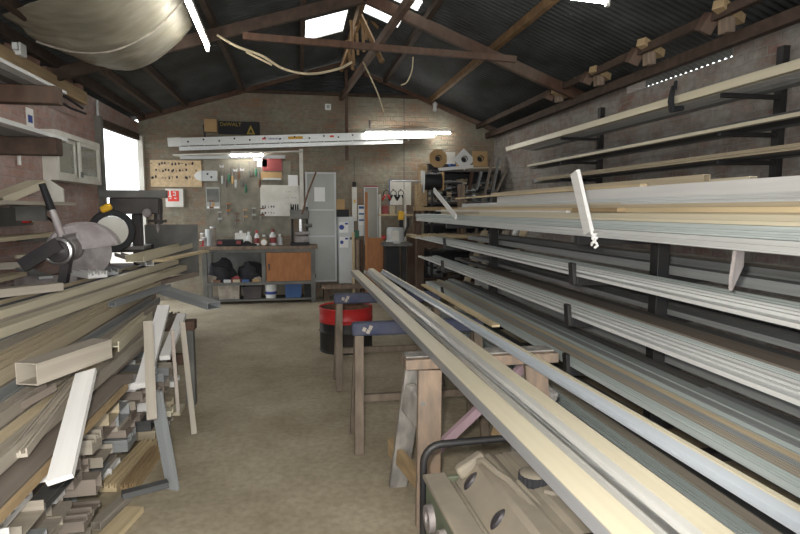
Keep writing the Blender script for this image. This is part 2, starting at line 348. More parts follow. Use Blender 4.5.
# ================================================================ LIGHT FITTINGS
def tube_light(label, p, q, m=M['tube'], r=.016, batten=True):
    p, q = Vector(p), Vector(q); t = thing('fluorescent_light', label, 'light', (p+q)/2); c = (p+q)/2; d = (q-p).normalized(); up = Vector((0, 0, .045))
    if batten: MB().beam(p-c+up, q-c+up, .055, .045).build('batten', M['whitep'], t)
    rod('tube', m, t, [p-c, q-c], r)
    for e in (p-c, q-c): MB().beam(e-d*.02, e+d*.012, .03, .07).build('end_holder', M['whitep'], t)
    return t
tube_light('bare fluorescent tube hanging along the roof beside the tarpaulin', (-.905, 6.35, 3.19), (-.85, 4.75, 3.19))
tube_light('long lit fluorescent tube above the ladder end on the brick wall', at(366, 133, Y=9.54), at(450, 133, Y=9.54), r=.022)
tube_light('short lit fluorescent tube over the workbench', at(231, 155.5, Y=9.5), at(263, 155.5, Y=9.5), r=.026)
tube_light('fluorescent tube under the roof slope above the steel rack', at(607, 2, Y=4.3), at(515, -10, Y=4.3))
tube_light('added unseen fill tube under the roof at the front of the workshop', (-.6, .2, 3.2), (1.0, .2, 3.2))  # extra tube out of view, added to brighten the foreground
tube_light('added unseen fill tube under the roof just inside the front opening', (-.2, -1.5, 3.3), (1.6, -1.5, 3.3))  # second added tube, behind the camera, for even foreground light

# ================================================================ PROFILES
def ring(wd, h, t): return [(-wd/2, 0), (wd/2, 0), (wd/2, h), (-wd/2, h)], [(-wd/2+t, t), (wd/2-t, t), (wd/2-t, h-t), (-wd/2+t, h-t)]
def ribs(wd, h, n, t=.10):
    "a frame profile: base with upstanding fins along its width"
    pts = [(-wd/2, 0), (wd/2, 0)]; c = wd/n; f = c*.28
    for i in range(n):
        x = wd/2 - i*c; lo = h*(.45 if i % 2 == 0 else .6); hh = h*(1 if i % 2 == 0 else .82)
        pts += [(x, hh), (x-f, hh), (x-f, lo), (x-c+1e-4, lo)]
    pts[-1] = (-wd/2+f*.8, pts[-1][1]); pts += [(-wd/2+f*.8, h*.9), (-wd/2, h*.9)]
    return pts
def section(kind, wd, h):
    if kind == 'box': return ring(wd, h, min(.004, h*.2))
    if kind == 'rib': return ribs(wd, h, 3 if wd < .1 else 4), None
    if kind == 'fine': return ribs(wd, h, 6), None
    if kind == 'chan': t = .005; return [(-wd/2, 0), (wd/2, 0), (wd/2, h), (wd/2-t, h), (wd/2-t, t), (-wd/2+t, t), (-wd/2+t, h), (-wd/2, h)], None
    if kind == 'step': return [(-wd/2, 0), (wd/2, 0), (wd/2, h), (wd*.1, h), (wd*.1, h*.72), (-wd*.22, h*.72), (-wd*.22, h*.45), (-wd/2, h*.45)], None
    if kind == 'slot': d = .008; return [(-wd/2, 0), (wd/2, 0), (wd/2, h), (-wd/2, h), (-wd/2, h*.80), (-wd/2+d, h*.78), (-wd/2+d, h*.60), (-wd/2-.004, h*.56), (-wd/2-.004, h*.42), (-wd/2+d, h*.38), (-wd/2+d, h*.18), (-wd/2, h*.15)], None
    if kind == 'ang': t = .004; return [(-wd/2, 0), (wd/2, 0), (wd/2, t), (-wd/2+t, t), (-wd/2+t, h), (-wd/2, h)], None
    if kind == 'hsec': t = .006; return [(-wd/2, 0), (-wd/2+t, 0), (-wd/2+t, h*.45), (wd/2-t, h*.45), (wd/2-t, 0), (wd/2, 0), (wd/2, h), (wd/2-t, h), (wd/2-t, h*.55), (-wd/2+t, h*.55), (-wd/2+t, h), (-wd/2, h)], None
    return [(-wd/2, 0), (wd/2, 0), (wd/2, h), (-wd/2, h)], None
MC = {}
def bar_mesh(kind, wd, h, L, m):
    key = (kind, round(wd, 4), round(h, 4), round(L, 3), m)
    if key not in MC:
        p, hole = section(kind, wd, h); MC[key] = MB().prism(p, 0, L, hole=hole).mesh(kind+'_profile', M[m])
    return MC[key]
KN = {'box': 'box_profile', 'rib': 'frame_profile', 'fine': 'track_profile', 'chan': 'channel_profile', 'step': 'sash_profile', 'ang': 'angle_profile', 'hsec': 'mullion_profile', 'flat': 'flat_bar', 'slot': 'slotted_profile'}
KL = {'box': 'box section', 'rib': 'ribbed frame profile', 'fine': 'grooved track profile', 'chan': 'channel profile', 'step': 'stepped sash profile', 'ang': 'angle profile', 'hsec': 'double-flanged mullion', 'flat': 'flat bar', 'slot': 'slotted side profile'}
CN = {'silver': 'silver', 'silver_green': 'dull silver', 'grey': 'grey', 'dark': 'charcoal', 'bronze': 'bronze brown', 'taupe': 'taupe', 'tan': 'tan', 'cream': 'cream', 'white': 'white', 'wood': 'wooden', 'palewood': 'pale wooden', 'oldwood': 'weathered wooden', 'orangewood': 'orange plywood', 'redwood': 'reddish wooden'}
WOODS = ('wood', 'palewood', 'oldwood', 'orangewood', 'redwood')
def bar(kind, m, wd, h, L, loc, label, yaw=0, pitch=0, roll=0, group=None, name=None):
    "near end centre at loc, running along +Y; yaw > 0 swings the far end towards +X"
    nm = name or ('timber_plank' if m in WOODS else KN[kind])
    o = bpy.data.objects.new(nm, bar_mesh(kind, wd, h, L, m)); COL.objects.link(o)
    o.location = loc; o.rotation_euler = (R(pitch), R(roll), R(-yaw)); return tag(o, label, 'timber' if m in WOODS else 'metal profile', group)
def what(kind, m): return '%s %s' % (CN[m], ('plank' if kind in ('flat', 'box') else 'batten') if m in WOODS else KL[kind])

# ---------------------------------------------------------------- storage rack
ARMS = [(1.36, 1.50), (1.135, 1.50), (.905, 1.48), (.625, 1.48), (.28, 1.30)]
def rack_post(y, label):
    t = thing('storage_rack', label, 'steel rack', (2.02, y, 0), 0, 'rack posts')
    bx('post', M['blacksteel'], t, (0, 0, .665), (.075, .075, 1.33), None, .004)
    bx('foot', M['blacksteel'], t, (0, 0, .03), (1.5, .08, .06), None, .004)
    for z, x in ARMS:
        L = 2.02-x-.042
        bx('arm', M['blacksteel'], t, (-.0385-L/2, 0, z-.025), (L, .05, .05), None, .003)
        if z < 1.3: bx('stop', M['blacksteel'], t, (x-2.02-.012, 0, z+.015), (.022, .05, .12), (0, R(-5), 0), .003)
        bx('arm', M['blacksteel'], t, (.0385+.29, 0, z-.025), (.58, .05, .05), None, .003)
    return t
rack_post(2.86, 'black steel rack post with side arms standing among the silver profiles')
rack_post(5.62, 'black steel rack post at the back end of the long profiles')
MB().beam((0, -2.4, .22), (0, 2.71, .22), .05, .07).build('base_rail', M['blacksteel'], bpy.data.objects['storage_rack'])
LV = ['top', 'second', 'third', 'fourth', 'lowest']
def shelf(li, z, seq, x0, back=False, upper=False):
    "seq: (kind, material, width, height, near end Y, far end Y)"
    x = x0; cnt = {}
    for kind, m, wd, h, ya, yb in seq:
        if kind == 'gap': x += wd; continue
        k = what(kind, m); cnt[k] = cnt.get(k, 0)+1; n = ORD[cnt[k]]
        lab = '%s behind the posts on the %s arm, %s such inwards' % (k, LV[li], n) if back else '%s%s on the %s rack arm, %s such from the aisle' % ('upper ' if upper else '', k, LV[li], n)
        bar(kind, m, wd, h, yb-ya, (x+wd/2, ya, z), lab, group='profiles on the %s rack arm' % LV[li])
        x += wd+.005
rj = lambda a: a+random.uniform(-.12, .12)
# second arm
Z = ARMS[1][0]+.001
shelf(1, Z, [('flat', 'silver', .05, .016, .55, 7.2), ('rib', 'silver', .11, .03, .5, rj(7.0)), ('rib', 'silver_green', .09, .034, .5, rj(7.0))], 1.505)
shelf(1, Z, [('box', 'grey', .09, .05, .6, 6.7), ('rib', 'grey', .11, .045, .6, 6.8), ('flat', 'dark', .12, .02, .6, 6.8), ('box', 'grey', .06, .06, .6, 6.9), ('box', 'taupe', .09, .06, .6, 7.0)], 2.07, True)
# third arm
Z = ARMS[2][0]+.001
shelf(2, Z, [('flat', 'silver', .04, .018, .5, rj(6.9)), ('rib', 'silver', .10, .028, .5, rj(6.8)), ('fine', 'silver_green', .06, .028, .5, rj(6.8)), ('box', 'bronze', .13, .035, .5, 5.2), ('flat', 'dark', .07, .03, .6, rj(6.5))], 1.49)
shelf(2, Z, [('flat', 'grey', .11, .03, .6, 6.6), ('chan', 'dark', .07, .05, .6, 6.6), ('box', 'grey', .07, .05, .6, 6.6), ('rib', 'dark', .10, .05, .6, 6.6), ('flat', 'bronze', .10, .02, .6, 6.6)], 2.07, True)
# fourth arm
Z = ARMS[3][0]+.001
shelf(3, Z, [('fine', 'silver_green', .055, .03, .5, rj(6.6)), ('fine', 'taupe', .05, .032, .5, rj(6.5)), ('fine', 'grey', .04, .03, .5, rj(6.6)), ('fine', 'tan', .03, .035, .5, rj(6.6)), ('chan', 'silver_green', .05, .035, .5, rj(6.6)), ('fine', 'grey', .045, .035, .5, rj(6.6)), ('box', 'silver_green', .065, .04, .5, rj(6.6)), ('flat', 'grey', .06, .03, .5, 2.3), ('chan', 'dark', .03, .035, .5, 6.4)], 1.49)
shelf(3, Z, [('box', 'grey', .10, .05, .6, 6.4), ('box', 'dark', .08, .05, .6, 6.4), ('rib', 'grey', .11, .05, .6, 6.4), ('box', 'bronze', .09, .05, .6, 6.4), ('rib', 'grey', .11, .05, .6, 6.4)], 2.07, True)
# lowest arm
Z = ARMS[4][0]+.001
shelf(4, Z, [('rib', 'silver_green', .09, .045, .5, rj(6.6)), ('chan', 'silver_green', .06, .045, .5, rj(6.5)), ('fine', 'grey', .08, .045, .5, rj(6.6)), ('rib', 'silver_green', .09, .045, .5, rj(6.4)), ('chan', 'taupe', .06, .05, .5, rj(6.5)), ('box', 'dark', .06, .05, .6, 6.5), ('fine', 'grey', .08, .05, .5, 6.3), ('box', 'dark', .06, .05, .5, 6.3)], 1.31)
shelf(4, Z, [('box', 'dark', .1, .06, .6, 6.3), ('rib', 'grey', .12, .06, .6, 6.3), ('box', 'dark', .1, .06, .6, 6.3), ('rib', 'grey', .12, .06, .6, 6.3)], 2.07, True)
shelf(4, Z+.046, [('rib', 'silver_green', .08, .04, .5, 6.4), ('fine', 'silver', .07, .04, .5, 6.4)], 1.33, False, True)
# heap on the top arms
Z = ARMS[0][0]+.001
heap = [
 (1.43, [('slot', 'silver', .11, .042, .5, 7.6), ('fine', 'silver', .09, .04, .5, 7.8), ('rib', 'silver_green', .11, .042, .5, 7.4), ('box', 'grey', .10, .042, .5, 7.4), ('gap', 0, .02, 0, 0, 0), ('rib', 'silver', .11, .042, .5, 7.4), ('box', 'grey', .10, .042, .5, 7.4), ('box', 'grey', .10, .042, .5, 7.4), ('box', 'dark', .10, .042, .5, 7.2), ('box', 'grey', .10, .042, .5, 7.4)]),
 (1.48, [('slot', 'silver_green', .12, .042, .5, 7.7), ('flat', 'silver', .10, .042, .5, 7.9), ('rib', 'grey', .11, .042, .5, 8.0), ('box', 'bronze', .10, .042, .5, 7.2), ('box', 'silver', .12, .042, .5, 7.5), ('box', 'grey', .10, .042, .5, 7.2), ('box', 'bronze', .10, .042, .5, 7.3), ('box', 'grey', .10, .042, .5, 7.3)]),
 (1.56, [('flat', 'cream', .085, .036, .5, 5.2), ('box', 'tan', .10, .042, .5, 6.9), ('rib', 'grey', .10, .042, .5, 7.2), ('box', 'grey', .12, .042, .5, 7.2), ('box', 'cream', .12, .042, .5, 7.2), ('box', 'tan', .10, .042, .5, 7.0), ('box', 'tan', .10, .042, .5, 7.0)]),
 (1.66, [('flat', 'palewood', .09, .022, .5, 6.9), ('flat', 'wood', .09, .03, .5, 7.3), ('box', 'silver', .11, .042, .5, 6.9), ('box', 'taupe', .10, .042, .5, 6.9), ('box', 'grey', .10, .042, .5, 6.9), ('box', 'grey', .10, .042, .5, 6.9)]),
 (1.90, [('slot', 'silver', .12, .042, .5, 6.8), ('box', 'grey', .10, .042, .5, 6.7), ('box', 'white', .11, .042, .5, 6.6), ('box', 'grey', .09, .042, .5, 6.6)]),
 (2.03, [('box', 'white', .05, .07, .5, 4.2), ('box', 'white', .05, .07, .5, 6.0), ('box', 'cream', .09, .05, 2.55, 5.9)]),
]
ob2 = random.Random(2)
for i, (x0, seq) in enumerate(heap):
    cnt = {}; x = x0+.07
    for kind, m, wd, h, ya, yb in seq:
        if kind == 'gap': x += wd; continue
        k = what(kind, m); cnt[k] = cnt.get(k, 0)+1
        bar(kind, m, wd, h, yb-ya-ob2.uniform(0, .5), (x+wd/2, ya, Z+.043*i), '%s, %s layer of the top rack heap, %s such inwards' % (k, ORD[i+1], ORD[cnt[k]]), group='profiles heaped on the top rack arm'); x += wd+.005
zt = Z+.043*5+.071
bar('flat', 'palewood', .05, .016, 4.2, (2.125, 3.2, zt), 'pale wooden batten lying along the white boxes on top of the rack')
bar('box', 'tan', .045, .045, 3.4, (2.18, 2.72, zt), 'tan box section with its open end showing on top of the rack')
bar('box', 'cream', .045, .05, 1.2, (2.27, 2.50, zt-.027), 'short cream box section behind the tan one on top of the rack')
bar('flat', 'wood', .05, .022, .5, (1.70, 2.75, Z+.043*2+.043), 'broken wooden scrap lying on the silver profiles of the top arm')
bar('flat', 'cream', .04, .014, 4.4, (1.585, .8, Z+.0865), 'thin cream strip lying on the second layer of the top rack heap')
bar('flat', 'white', .03, .012, 3.4, (1.675, 3.3, Z+.043*2+.037), 'thin white strip lying on the third layer of the top rack heap')
bar('flat', 'tan', .04, .018, 5.4, (1.775, .6, Z+.043*3+.023), 'thin tan strip lying on the fourth layer of the top rack heap')
bar('ang', 'cream', .035, .022, 3.0, (1.865, 3.0, Z+.043*3+.031), 'small cream angle strip lying on the fourth layer of the top rack heap')
# two pale strips stuck upright at the edge of the heap
p = at(589, 233, X=1.475); q = at(575, 172, X=1.44)
d = q-p; single('cover_strip', MB().beam((0, 0, 0), d, .07, .02, (1, 0, 0)), M['white'], 'pale flat strip standing up against the loaded top arm of the rack', 'metal profile', loc=p)
p = at(456, 217, X=1.475); q = at(434, 190, X=1.44); d = q-p
single('cover_strip', MB().beam((0, 0, 0), d, .05, .014, (1, 0, 0)), M['white'], 'pale strip slanting up by the cable spool stand', 'metal profile', loc=p)
t = thing('plastic_wrap', 'crumpled clear plastic wrap caught under the top rack arm', 'plastic', at(594, 238, X=1.485)); mb = MB()
for i in range(5): mb.tube([(random.uniform(-.015, .015), random.uniform(-.015, .015), -.05+.012*i+.012*j) for j in range(4)], .007, 5)
mb.build('crumple', M['paper'], t)
p = at(735, 247, X=1.52); single('steel_plate', MB().prism([(-.06, 0), (.0, 0), (.0, -.06), (-.075, -.14), (-.08, -.10)], 0, .012), M['machine'], 'dusty steel plate hanging below the top rack arm', 'steel plate', loc=(1.56, p.y, 1.359), rot=(0, 0, R(25)))

# ---------------------------------------------------------------- racks on the brick wall
for i, (y, n) in enumerate(((3.62, 'middle'), (6.1, 'back'))):
    t = thing('wall_rack', 'dark steel wall bracket post with arms, %s along the brick wall' % ORD[i+1], 'wall bracket', (XR-.03, y, 0), 0, 'wall brackets')
    bx('post', M['blacksteel'], t, (0, 0, 2.05), (.055, .06, 1.25))
    for z in (2.33, 2.06, 1.86, 1.66): bx('arm', M['blacksteel'], t, (-.255, 0, z-.015), (.46, .03, .03))
def wall_row(z, seq, x0, nm):
    x = x0; cnt = {}
    for kind, m, wd, h, ya, yb in seq:
        k = what(kind, m); cnt[k] = cnt.get(k, 0)+1
        bar(kind, m, wd, h, yb-ya, (x+wd/2, ya, z), '%s on the %s wall bracket arm, %s such from the aisle' % (k, nm, ORD[cnt[k]]), group='profiles on the wall brackets'); x += wd+.006
wall_row(2.331, [('box', 'cream', .06, .05, 2.2, 7.7), ('fine', 'white', .11, .035, 2.2, 7.4), ('rib', 'silver', .11, .04, 2.2, 7.5), ('box', 'grey', .1, .05, 2.2, 7.6)], 2.93, 'top')
wall_row(2.382, [('flat', 'cream', .05, .03, 2.2, 7.9)], 3.0, 'top')
wall_row(2.061, [('box', 'cream', .05, .025, 2.2, 7.0), ('chan', 'dark', .09, .05, 2.2, 7.0), ('box', 'dark', .09, .05, 2.2, 7.3), ('box', 'grey', .09, .05, 2.2, 7.3)], 2.96, 'second')
wall_row(1.861, [('slot', 'tan', .09, .04, 2.2, 6.7), ('rib', 'grey', .10, .05, 2.2, 7.0), ('box', 'dark', .09, .05, 2.2, 7.3), ('box', 'grey', .09, .05, 2.2, 7.0)], 2.96, 'third')
wall_row(1.661, [('chan', 'dark', .09, .04, 2.2, 8.0), ('rib', 'dark', .10, .04, 2.2, 8.2), ('box', 'grey', .09, .05, 2.2, 8.2)], 2.96, 'lowest')
t = thing('strap', 'black strap tied around the cream bundle on the wall brackets', 'strap', (2.92, 4.05, 2.38)); mb = MB()
mb.tube([(-.01, 0, .085), (-.022, .0, .03), (-.02, .01, -.03), (.0, .02, -.09), (.10, .03, -.075)], [.016, .02, .024, .028, .02], 8); mb.build('band', M['cloth'], t)
mb = MB(); mb.tube([(-.02, -.03, .08), (-.05, -.08, .10), (-.03, -.05, .05)], .013, 7); mb.build('loose_end', M['cloth'], t)

# ---------------------------------------------------------------- trestles in the aisle
def padded_trestle(y, x0, x1, label):
    t = thing('sawhorse', label, 'trestle', ((x0+x1)/2, y, 0)); hw = (x1-x0)/2
    bx('top_rail', M['dustwood'], t, (0, 0, .745), (2*hw, .05, .07))
    mb = MB(); mb.box((0, 0, .752), (2*hw+.03, .085, .085)); o = mb.build('padding', M['blue'], t, .018)
    mb = MB()
    for xx, zz in ((-hw+.06, .755), (-hw+.10, .765), (-hw+.085, .74)): mb.box((xx, -.044, zz), (.022, .004, .026), (0, .4, 0))
    mb.build('worn_patch', M['rag'], t)
    for sx in (-1, 1):
        for sy in (-1, 1): MB().beam((sx*(hw-.03), sy*.02, .71), (sx*(hw-.01), sy*.17, 0), .055, .035, (0, 1, 0)).build('leg', M['dustwood'], t, .003)
        MB().beam((sx*(hw-.02), -.125, .30), (sx*(hw-.02), .125, .30), .03, .04).build('end_rail', M['dustwood'], t)
    MB().beam((-hw, -.0, .30), (hw, 0, .30), .035, .045).build('stretcher', M['dustwood'], t)
    return t
padded_trestle(4.72, .30, 1.20, 'wooden trestle with blue padded top standing beside the oil drum')
padded_trestle(3.48, .335, 1.17, 'wooden trestle with blue padded top between the rough trestle and the drum')
t = thing('sawhorse', 'rough plank trestle with wide splayed legs behind the generator', 'trestle', (.88, 2.62, 0))
bx('top_plank', M['oldwood'], t, (0, 0, .765), (.78, .14, .05), None, .005)
bx('tip_plank', M['greywood'], t, (.0, .02, .7935), (.76, .10, .007))
for px in (-1, 1):
    MB().beam((px*.27, -.055, .735), (px*.30, -.15, 0), .115, .035, (0, 1, 0)).build('leg', M['oldwood'], t, .004)
    o = MB().beam((px*.30-.015, .06, .735), (px*.34-.03, .26, 0), .10, .04, (0, 1, 0)).build('leg', M['greywood'], t, .008)
    bx('gusset', M['greywood'], t, (px*.33, -.0, .54), (.05, .16, .16), (R(20), 0, R(20)), .01)
MB().beam((-.24, -.06, .33), (.26, .05, .70), .03, .045).build('brace', M['pinkwood'], t)['label'] = 'pink stained diagonal brace'
MB().beam((-.31, -.20, .20), (-.40, .33, .20), .03, .09).build('foot_rail', M['wood'], t)
bx('block', M['wood'], t, (.12, -.05, .42), (.10, .06, .12), (0, .3, .2), .004)

def long_profile(name, label, x_far, y_far, x_near, y_near, z, parts):
    L = math.hypot(y_far-y_near, x_far-x_near); yaw = math.atan2(x_far-x_near, y_far-y_near)
    t = thing(name, label, 'metal profile', (x_near, y_near, z), -yaw)
    for nm, m, poly, hole, lab in parts:
        o = MB().prism(poly, 0, L, hole=hole).build(nm, M[m], t)
        if lab: o['label'] = lab
    return t
zt = .801
def sq(x0, x1, z0, z1): return [(x0, z0), (x1, z0), (x1, z1), (x0, z1)]
long_profile('box_profile', 'long cream box profile with grey sides lying across the trestles beside the drum', .60, 6.1, .665, .55, zt,
  [('body', 'sidegrey', sq(-.040, .040, 0, .040), sq(-.036, .036, .003, .037), 'grey side walls'), ('face_strip', 'cream', sq(-.041, .041, .0405, .045), None, 'cream top face')])
long_profile('sash_profile', 'wide stepped cream profile with a shiny bead lying across the trestles', .76, 6.2, .800, .55, zt,
  [('body', 'lightgrey', [(-.050, 0), (.06, 0), (.06, .044), (.004, .044), (.0, .024), (-.018, .018), (-.050, .018)], None, 'light grey stepped body'), ('face_strip', 'cream', sq(.004, .061, .0445, .048), None, 'cream top face'), ('bead', 'chrome', [(-.038+.009*math.cos(a*math.pi/5), .0275+.009*math.sin(a*math.pi/5)) for a in range(10)], None, 'shiny glazing bead')])
long_profile('channel_profile', 'blue-grey channel profile with cream top edge lying across the trestles beside the steel rack', .905, 6.15, 1.085, .55, zt,
  [('web', 'bluegrey', [(-.018, 0), (.02, 0), (.02, .038), (.006, .038), (-.002, .014), (-.018, .008)], None, None), ('edge_strip', 'cream', sq(.002, .022, .0385, .042), None, 'cream top edge')])
bar('flat', 'palewood', .05, .014, 1.9, (1.155, 3.15, zt+.0), 'thin pale wooden strip with a pointed end on the padded trestles', yaw=-.5)

# ---------------------------------------------------------------- generator
def generator():
    t = thing('generator', 'dust covered portable generator in a black tube frame beneath the trestle profiles', 'generator', (.75, 1.68, 0), R(-88))
    X0, X1, Y0, Y1, T = -.35, .34, -.28, .28, .60
    rf = lambda nm, pts: rod(nm, M['blacksteel'], t, pts, .0145, 12)
    def hoop(x):
        pts = [(x, Y0, .02)]
        for k in range(6): a = math.pi-k*math.pi/10; pts.append((x, Y0+.07+.07*math.cos(a), T-.07+.07*math.sin(a)))
        for k in range(6): a = math.pi/2-k*math.pi/10; pts.append((x, Y1-.07+.07*math.cos(a), T-.07+.07*math.sin(a)))
        pts.append((x, Y1, .02)); return pts
    rf('tube_frame', hoop(X0)); rf('tube_frame', hoop(X1))
    for x in (X0, X1): rf('cross_tube', [(x, Y0, .05), (x, Y1, .05)])
    for y in (Y0, Y1): rf('base_tube', [(X0, y, .05), (X1, y, .05)])
    for x in (X0+.05, X1-.05):
        for y in (Y0, Y1): MB().lathe([(0, 0), (.025, 0), (.02, .03), (0, .03)], Matrix.Translation((x, y, 0))).build('rubber_foot', M['rubber'], t)
    # tank: sloped shoulder on the panel side, flat top with ribs
    MX = Matrix.Rotation(R(90), 4, 'Z')     # prism axis -> local -x
    prof = [(-.195, .38), (.235, .38), (.24, .52), (.205, .57), (.02, .578), (.01, .570), (-.02, .570), (-.03, .578), (-.10, .572), (-.175, .475), (-.195, .465)]
    o = MB().prism([(y, z) for y, z in prof], -.30, .29, MX).build('fuel_tank', M['dusty'], t, .014)
    o.scale = (1, 1, 1)
    pts = [(-.235, -.10, .57), (-.20, -.09, .588), (-.10, -.075, .584), (-.05, -.055, .58), (.02, -.05, .577), (.265, -.015, .545)]
    rod('tank_seam', M['dusty'], t, pts, .013, 8); rod('tank_seam', M['dusty'], t, [(x, y+.03, z-.004) for x, y, z in pts[3:]], .008, 8)
    for x in (-.20, .06, .24):
        MB().lathe([(0, .010), (.016, .009), (.023, .0), (.022, -.03), (0, -.03)], Matrix.Translation((x, -.142, .517)) @ Matrix.Rotation(R(52), 4, 'X') @ Matrix.Diagonal((.9, 1.7, 1, 1))).build('tank_recess', M['machine_dark'], t)
    bx('tank_rib', M['dusty'], t, (.0, -.183, .474), (.56, .02, .02), None, .008)
    bx('tank_shoulder', M['dusty'], t, (-.262, -.12, .548), (.05, .12, .05), (R(30), 0, 0), .012)
    mb = MB(); n = 40; mb.lathe([(0, .034), (.040, .034), (.048, .028)], Matrix.Translation((-.045, .03, .575)), 40, False); mb.build('cap_top', M['dusty'], t); mb = MB()
    A = [];
    for z in (.028, -.01): A.append([mb.bm.verts.new((-.045+(.048+.004*(k % 2))*math.cos(2*math.pi*k/n), .03+(.048+.004*(k % 2))*math.sin(2*math.pi*k/n), .575+z)) for k in range(n)])
    for k in range(n): mb.face([A[0][k], A[0][(k+1) % n], A[1][(k+1) % n], A[1][k]])
    mb.build('fuel_cap', M['cloth'], t)
    rod('fuel_tap_line', M['dusty'], t, [(.04, .03, .58), (.06, .045, .582), (.06, .10, .578), (.0, .12, .57)], .008, 8)
    MB().lathe([(0, .008), (.03, .006), (.034, 0)], Matrix.Translation((.17, .12, .563))).build('fuel_gauge', M['dusty'], t)
    # control panel on the near long side
    bx('control_panel', M['dustgreen'], t, (0, -.256, .365), (.62, .05, .24), None, .006)
    bx('panel_hood', M['dusty'], t, (0, -.247, .493), (.64, .09, .018), None, .005)
    Q = Matrix.Rotation(R(90), 4, 'X')
    for x in (-.22, -.05, .12):
        f = MB().lathe([(0, .012), (.022, .012), (.024, .022), (.048, .022), (.052, 0)], Matrix.Translation((x, -.281, .38)) @ Q).build('socket', M['machine'], t)
        mb = MB()
        for k in range(3): mb.lathe([(0, .0155), (.005, .0155), (.005, .012)], Matrix.Translation((x+.011*math.cos(k*2.1), -.281, .38+.011*math.sin(k*2.1))) @ Q, 8)
        mb.build('socket_hole', M['ink'], f)
    bx('switch', M['red'], t, (.24, -.285, .40), (.03, .012, .045))
    bx('end_panel', M['dustgreen'], t, (-.325, -.0, .36), (.02, .46, .24), None, .004)
    MB().lathe([(.025, .0), (.025, .012), (.06, .012), (.075, 0)], Matrix.Translation((-.335, -.06, .37)) @ Matrix.Rotation(R(-90), 4, 'Y')).build('outlet_ring', M['machine'], t)
    # engine under the tank
    bx('engine_block', M['machine_dark'], t, (.12, .0, .20), (.28, .30, .28), None, .02)
    mb = MB()
    for k in range(8): mb.box((.12, -.02, .10+.03*k), (.34, .36, .007))
    mb.build('cooling_fin', M['machine'], t)
    MB().lathe([(0, -.15), (.13, -.14), (.14, 0), (.13, .14), (0, .15)], Matrix.Translation((-.17, 0, .20)) @ Matrix.Rotation(R(90), 4, 'Y')).build('alternator', M['machine'], t)
    return t
generator()

# ---------------------------------------------------------------- oil drum
t = thing('oil_drum', 'black open oil drum with a red band standing on the concrete behind the trestles', 'drum', (.49, 5.98, 0))
MB().lathe([(0, .012), (.275, .012), (.287, 0), (.29, .012), (.283, .02), (.283, .20), (.291, .215), (.283, .23), (.283, .315)], n=40).build('body', M['drumblack'], t)
MB().lathe([(.285, .315), (.285, .335), (.291, .35), (.285, .365), (.285, .455), (.292, .465), (.285, .475), (.276, .465), (.276, .315)], n=40).build('red_band', M['red'], t)
MB().lathe([(.274, .46), (.274, .06), (0, .06)], n=40).build('inner_wall', M['rust'], t)

# ================================================================ PILE OF LONG PROFILES
def support(y, label, x0=-1.78, x1=-.79):
    t = thing('pile_trestle', label, 'trestle', ((x0+x1)/2, y, 0)); hw = (x1-x0)/2
    bx('top_beam', M['redwood'], t, (0, 0, .625), (2*hw, .12, .07), None, .004)
    for sx in (-1, 1):
        bx('leg', M['greysteel'], t, (sx*(hw-.05), 0, .295), (.07, .08, .59), None, .003)
    bx('rail', M['redwood'], t, (0, 0, .36), (2*hw-.1, .05, .08))
support(4.45, 'dark timber trestle under the back end of the long profile pile')
support(1.45, 'dark timber trestle under the near end of the long profile pile', -1.78, -1.0)
def layer(nm, z, xr, yaw, seq, Yref=3.0):
    "bars side by side from the aisle side inwards; xr = x of the aisle edge at Yref"
    cnt = {}; off = 0
    for kind, m, wd, h, ya, yb in seq:
        if kind == 'gap': off += wd; continue
        k = what(kind, m); cnt[k] = cnt.get(k, 0)+1
        xc = xr-off-wd/2+(ya-Yref)*math.tan(R(yaw))
        bar(kind, m, wd, h, (yb-ya)/math.cos(R(yaw)), (xc, ya, z), '%s, %s of the long pile, %s such inwards' % (k, nm, ORD[cnt[k]]), yaw=yaw, group='long profiles in the pile')
        off += wd+.004
layer('bottom layer', .662, -.80, 0, [('flat', 'wood', .016, .024, .9, 2.75), ('flat', 'bronze', .11, .03, .8, 2.9), ('rib', 'bronze', .10, .044, .8, 4.6), ('box', 'grey', .12, .044, .8, 4.7), ('box', 'bronze', .12, .044, .8, 4.7), ('box', 'grey', .12, .044, .8, 4.7), ('box', 'bronze', .12, .044, .8, 4.7), ('box', 'grey', .12, .044, .8, 4.7)])
layer('second layer', .708, -.90, -.3, [('hsec', 'taupe', .05, .05, .9, 3.75), ('hsec', 'tan', .055, .05, .8, 3.9), ('box', 'bronze', .08, .05, .8, 4.2), ('box', 'grey', .10, .05, .8, 4.7), ('box', 'grey', .12, .05, .8, 4.7), ('box', 'grey', .12, .05, .8, 4.7), ('box', 'grey', .12, .05, .8, 4.7)])
layer('third layer', .760, -1.02, -.5, [('rib', 'taupe', .06, .05, .8, 4.35), ('chan', 'grey', .07, .05, .8, 4.7), ('rib', 'bronze', .10, .05, .8, 4.9), ('box', 'grey', .12, .05, .8, 4.9), ('box', 'grey', .12, .05, .8, 4.9), ('box', 'grey', .12, .05, .8, 4.9)])
layer('fourth layer', .812, -1.17, -.8, [('fine', 'tan', .16, .06, .8, 5.2), ('rib', 'taupe', .10, .06, .8, 5.3), ('box', 'grey', .10, .06, .8, 5.3), ('box', 'grey', .12, .06, .8, 5.3)])
layer('fifth layer', .874, -1.44, 5.2, [('box', 'cream', .08, .05, .9, 6.15), ('rib', 'taupe', .09, .05, .9, 5.9), ('box', 'cream', .05, .05, 1.2, 5.9), ('box', 'grey', .05, .05, 1.4, 5.9), ('rib', 'cream', .07, .05, 1.8, 5.8), ('chan', 'grey', .06, .05, 2.0, 5.7)])
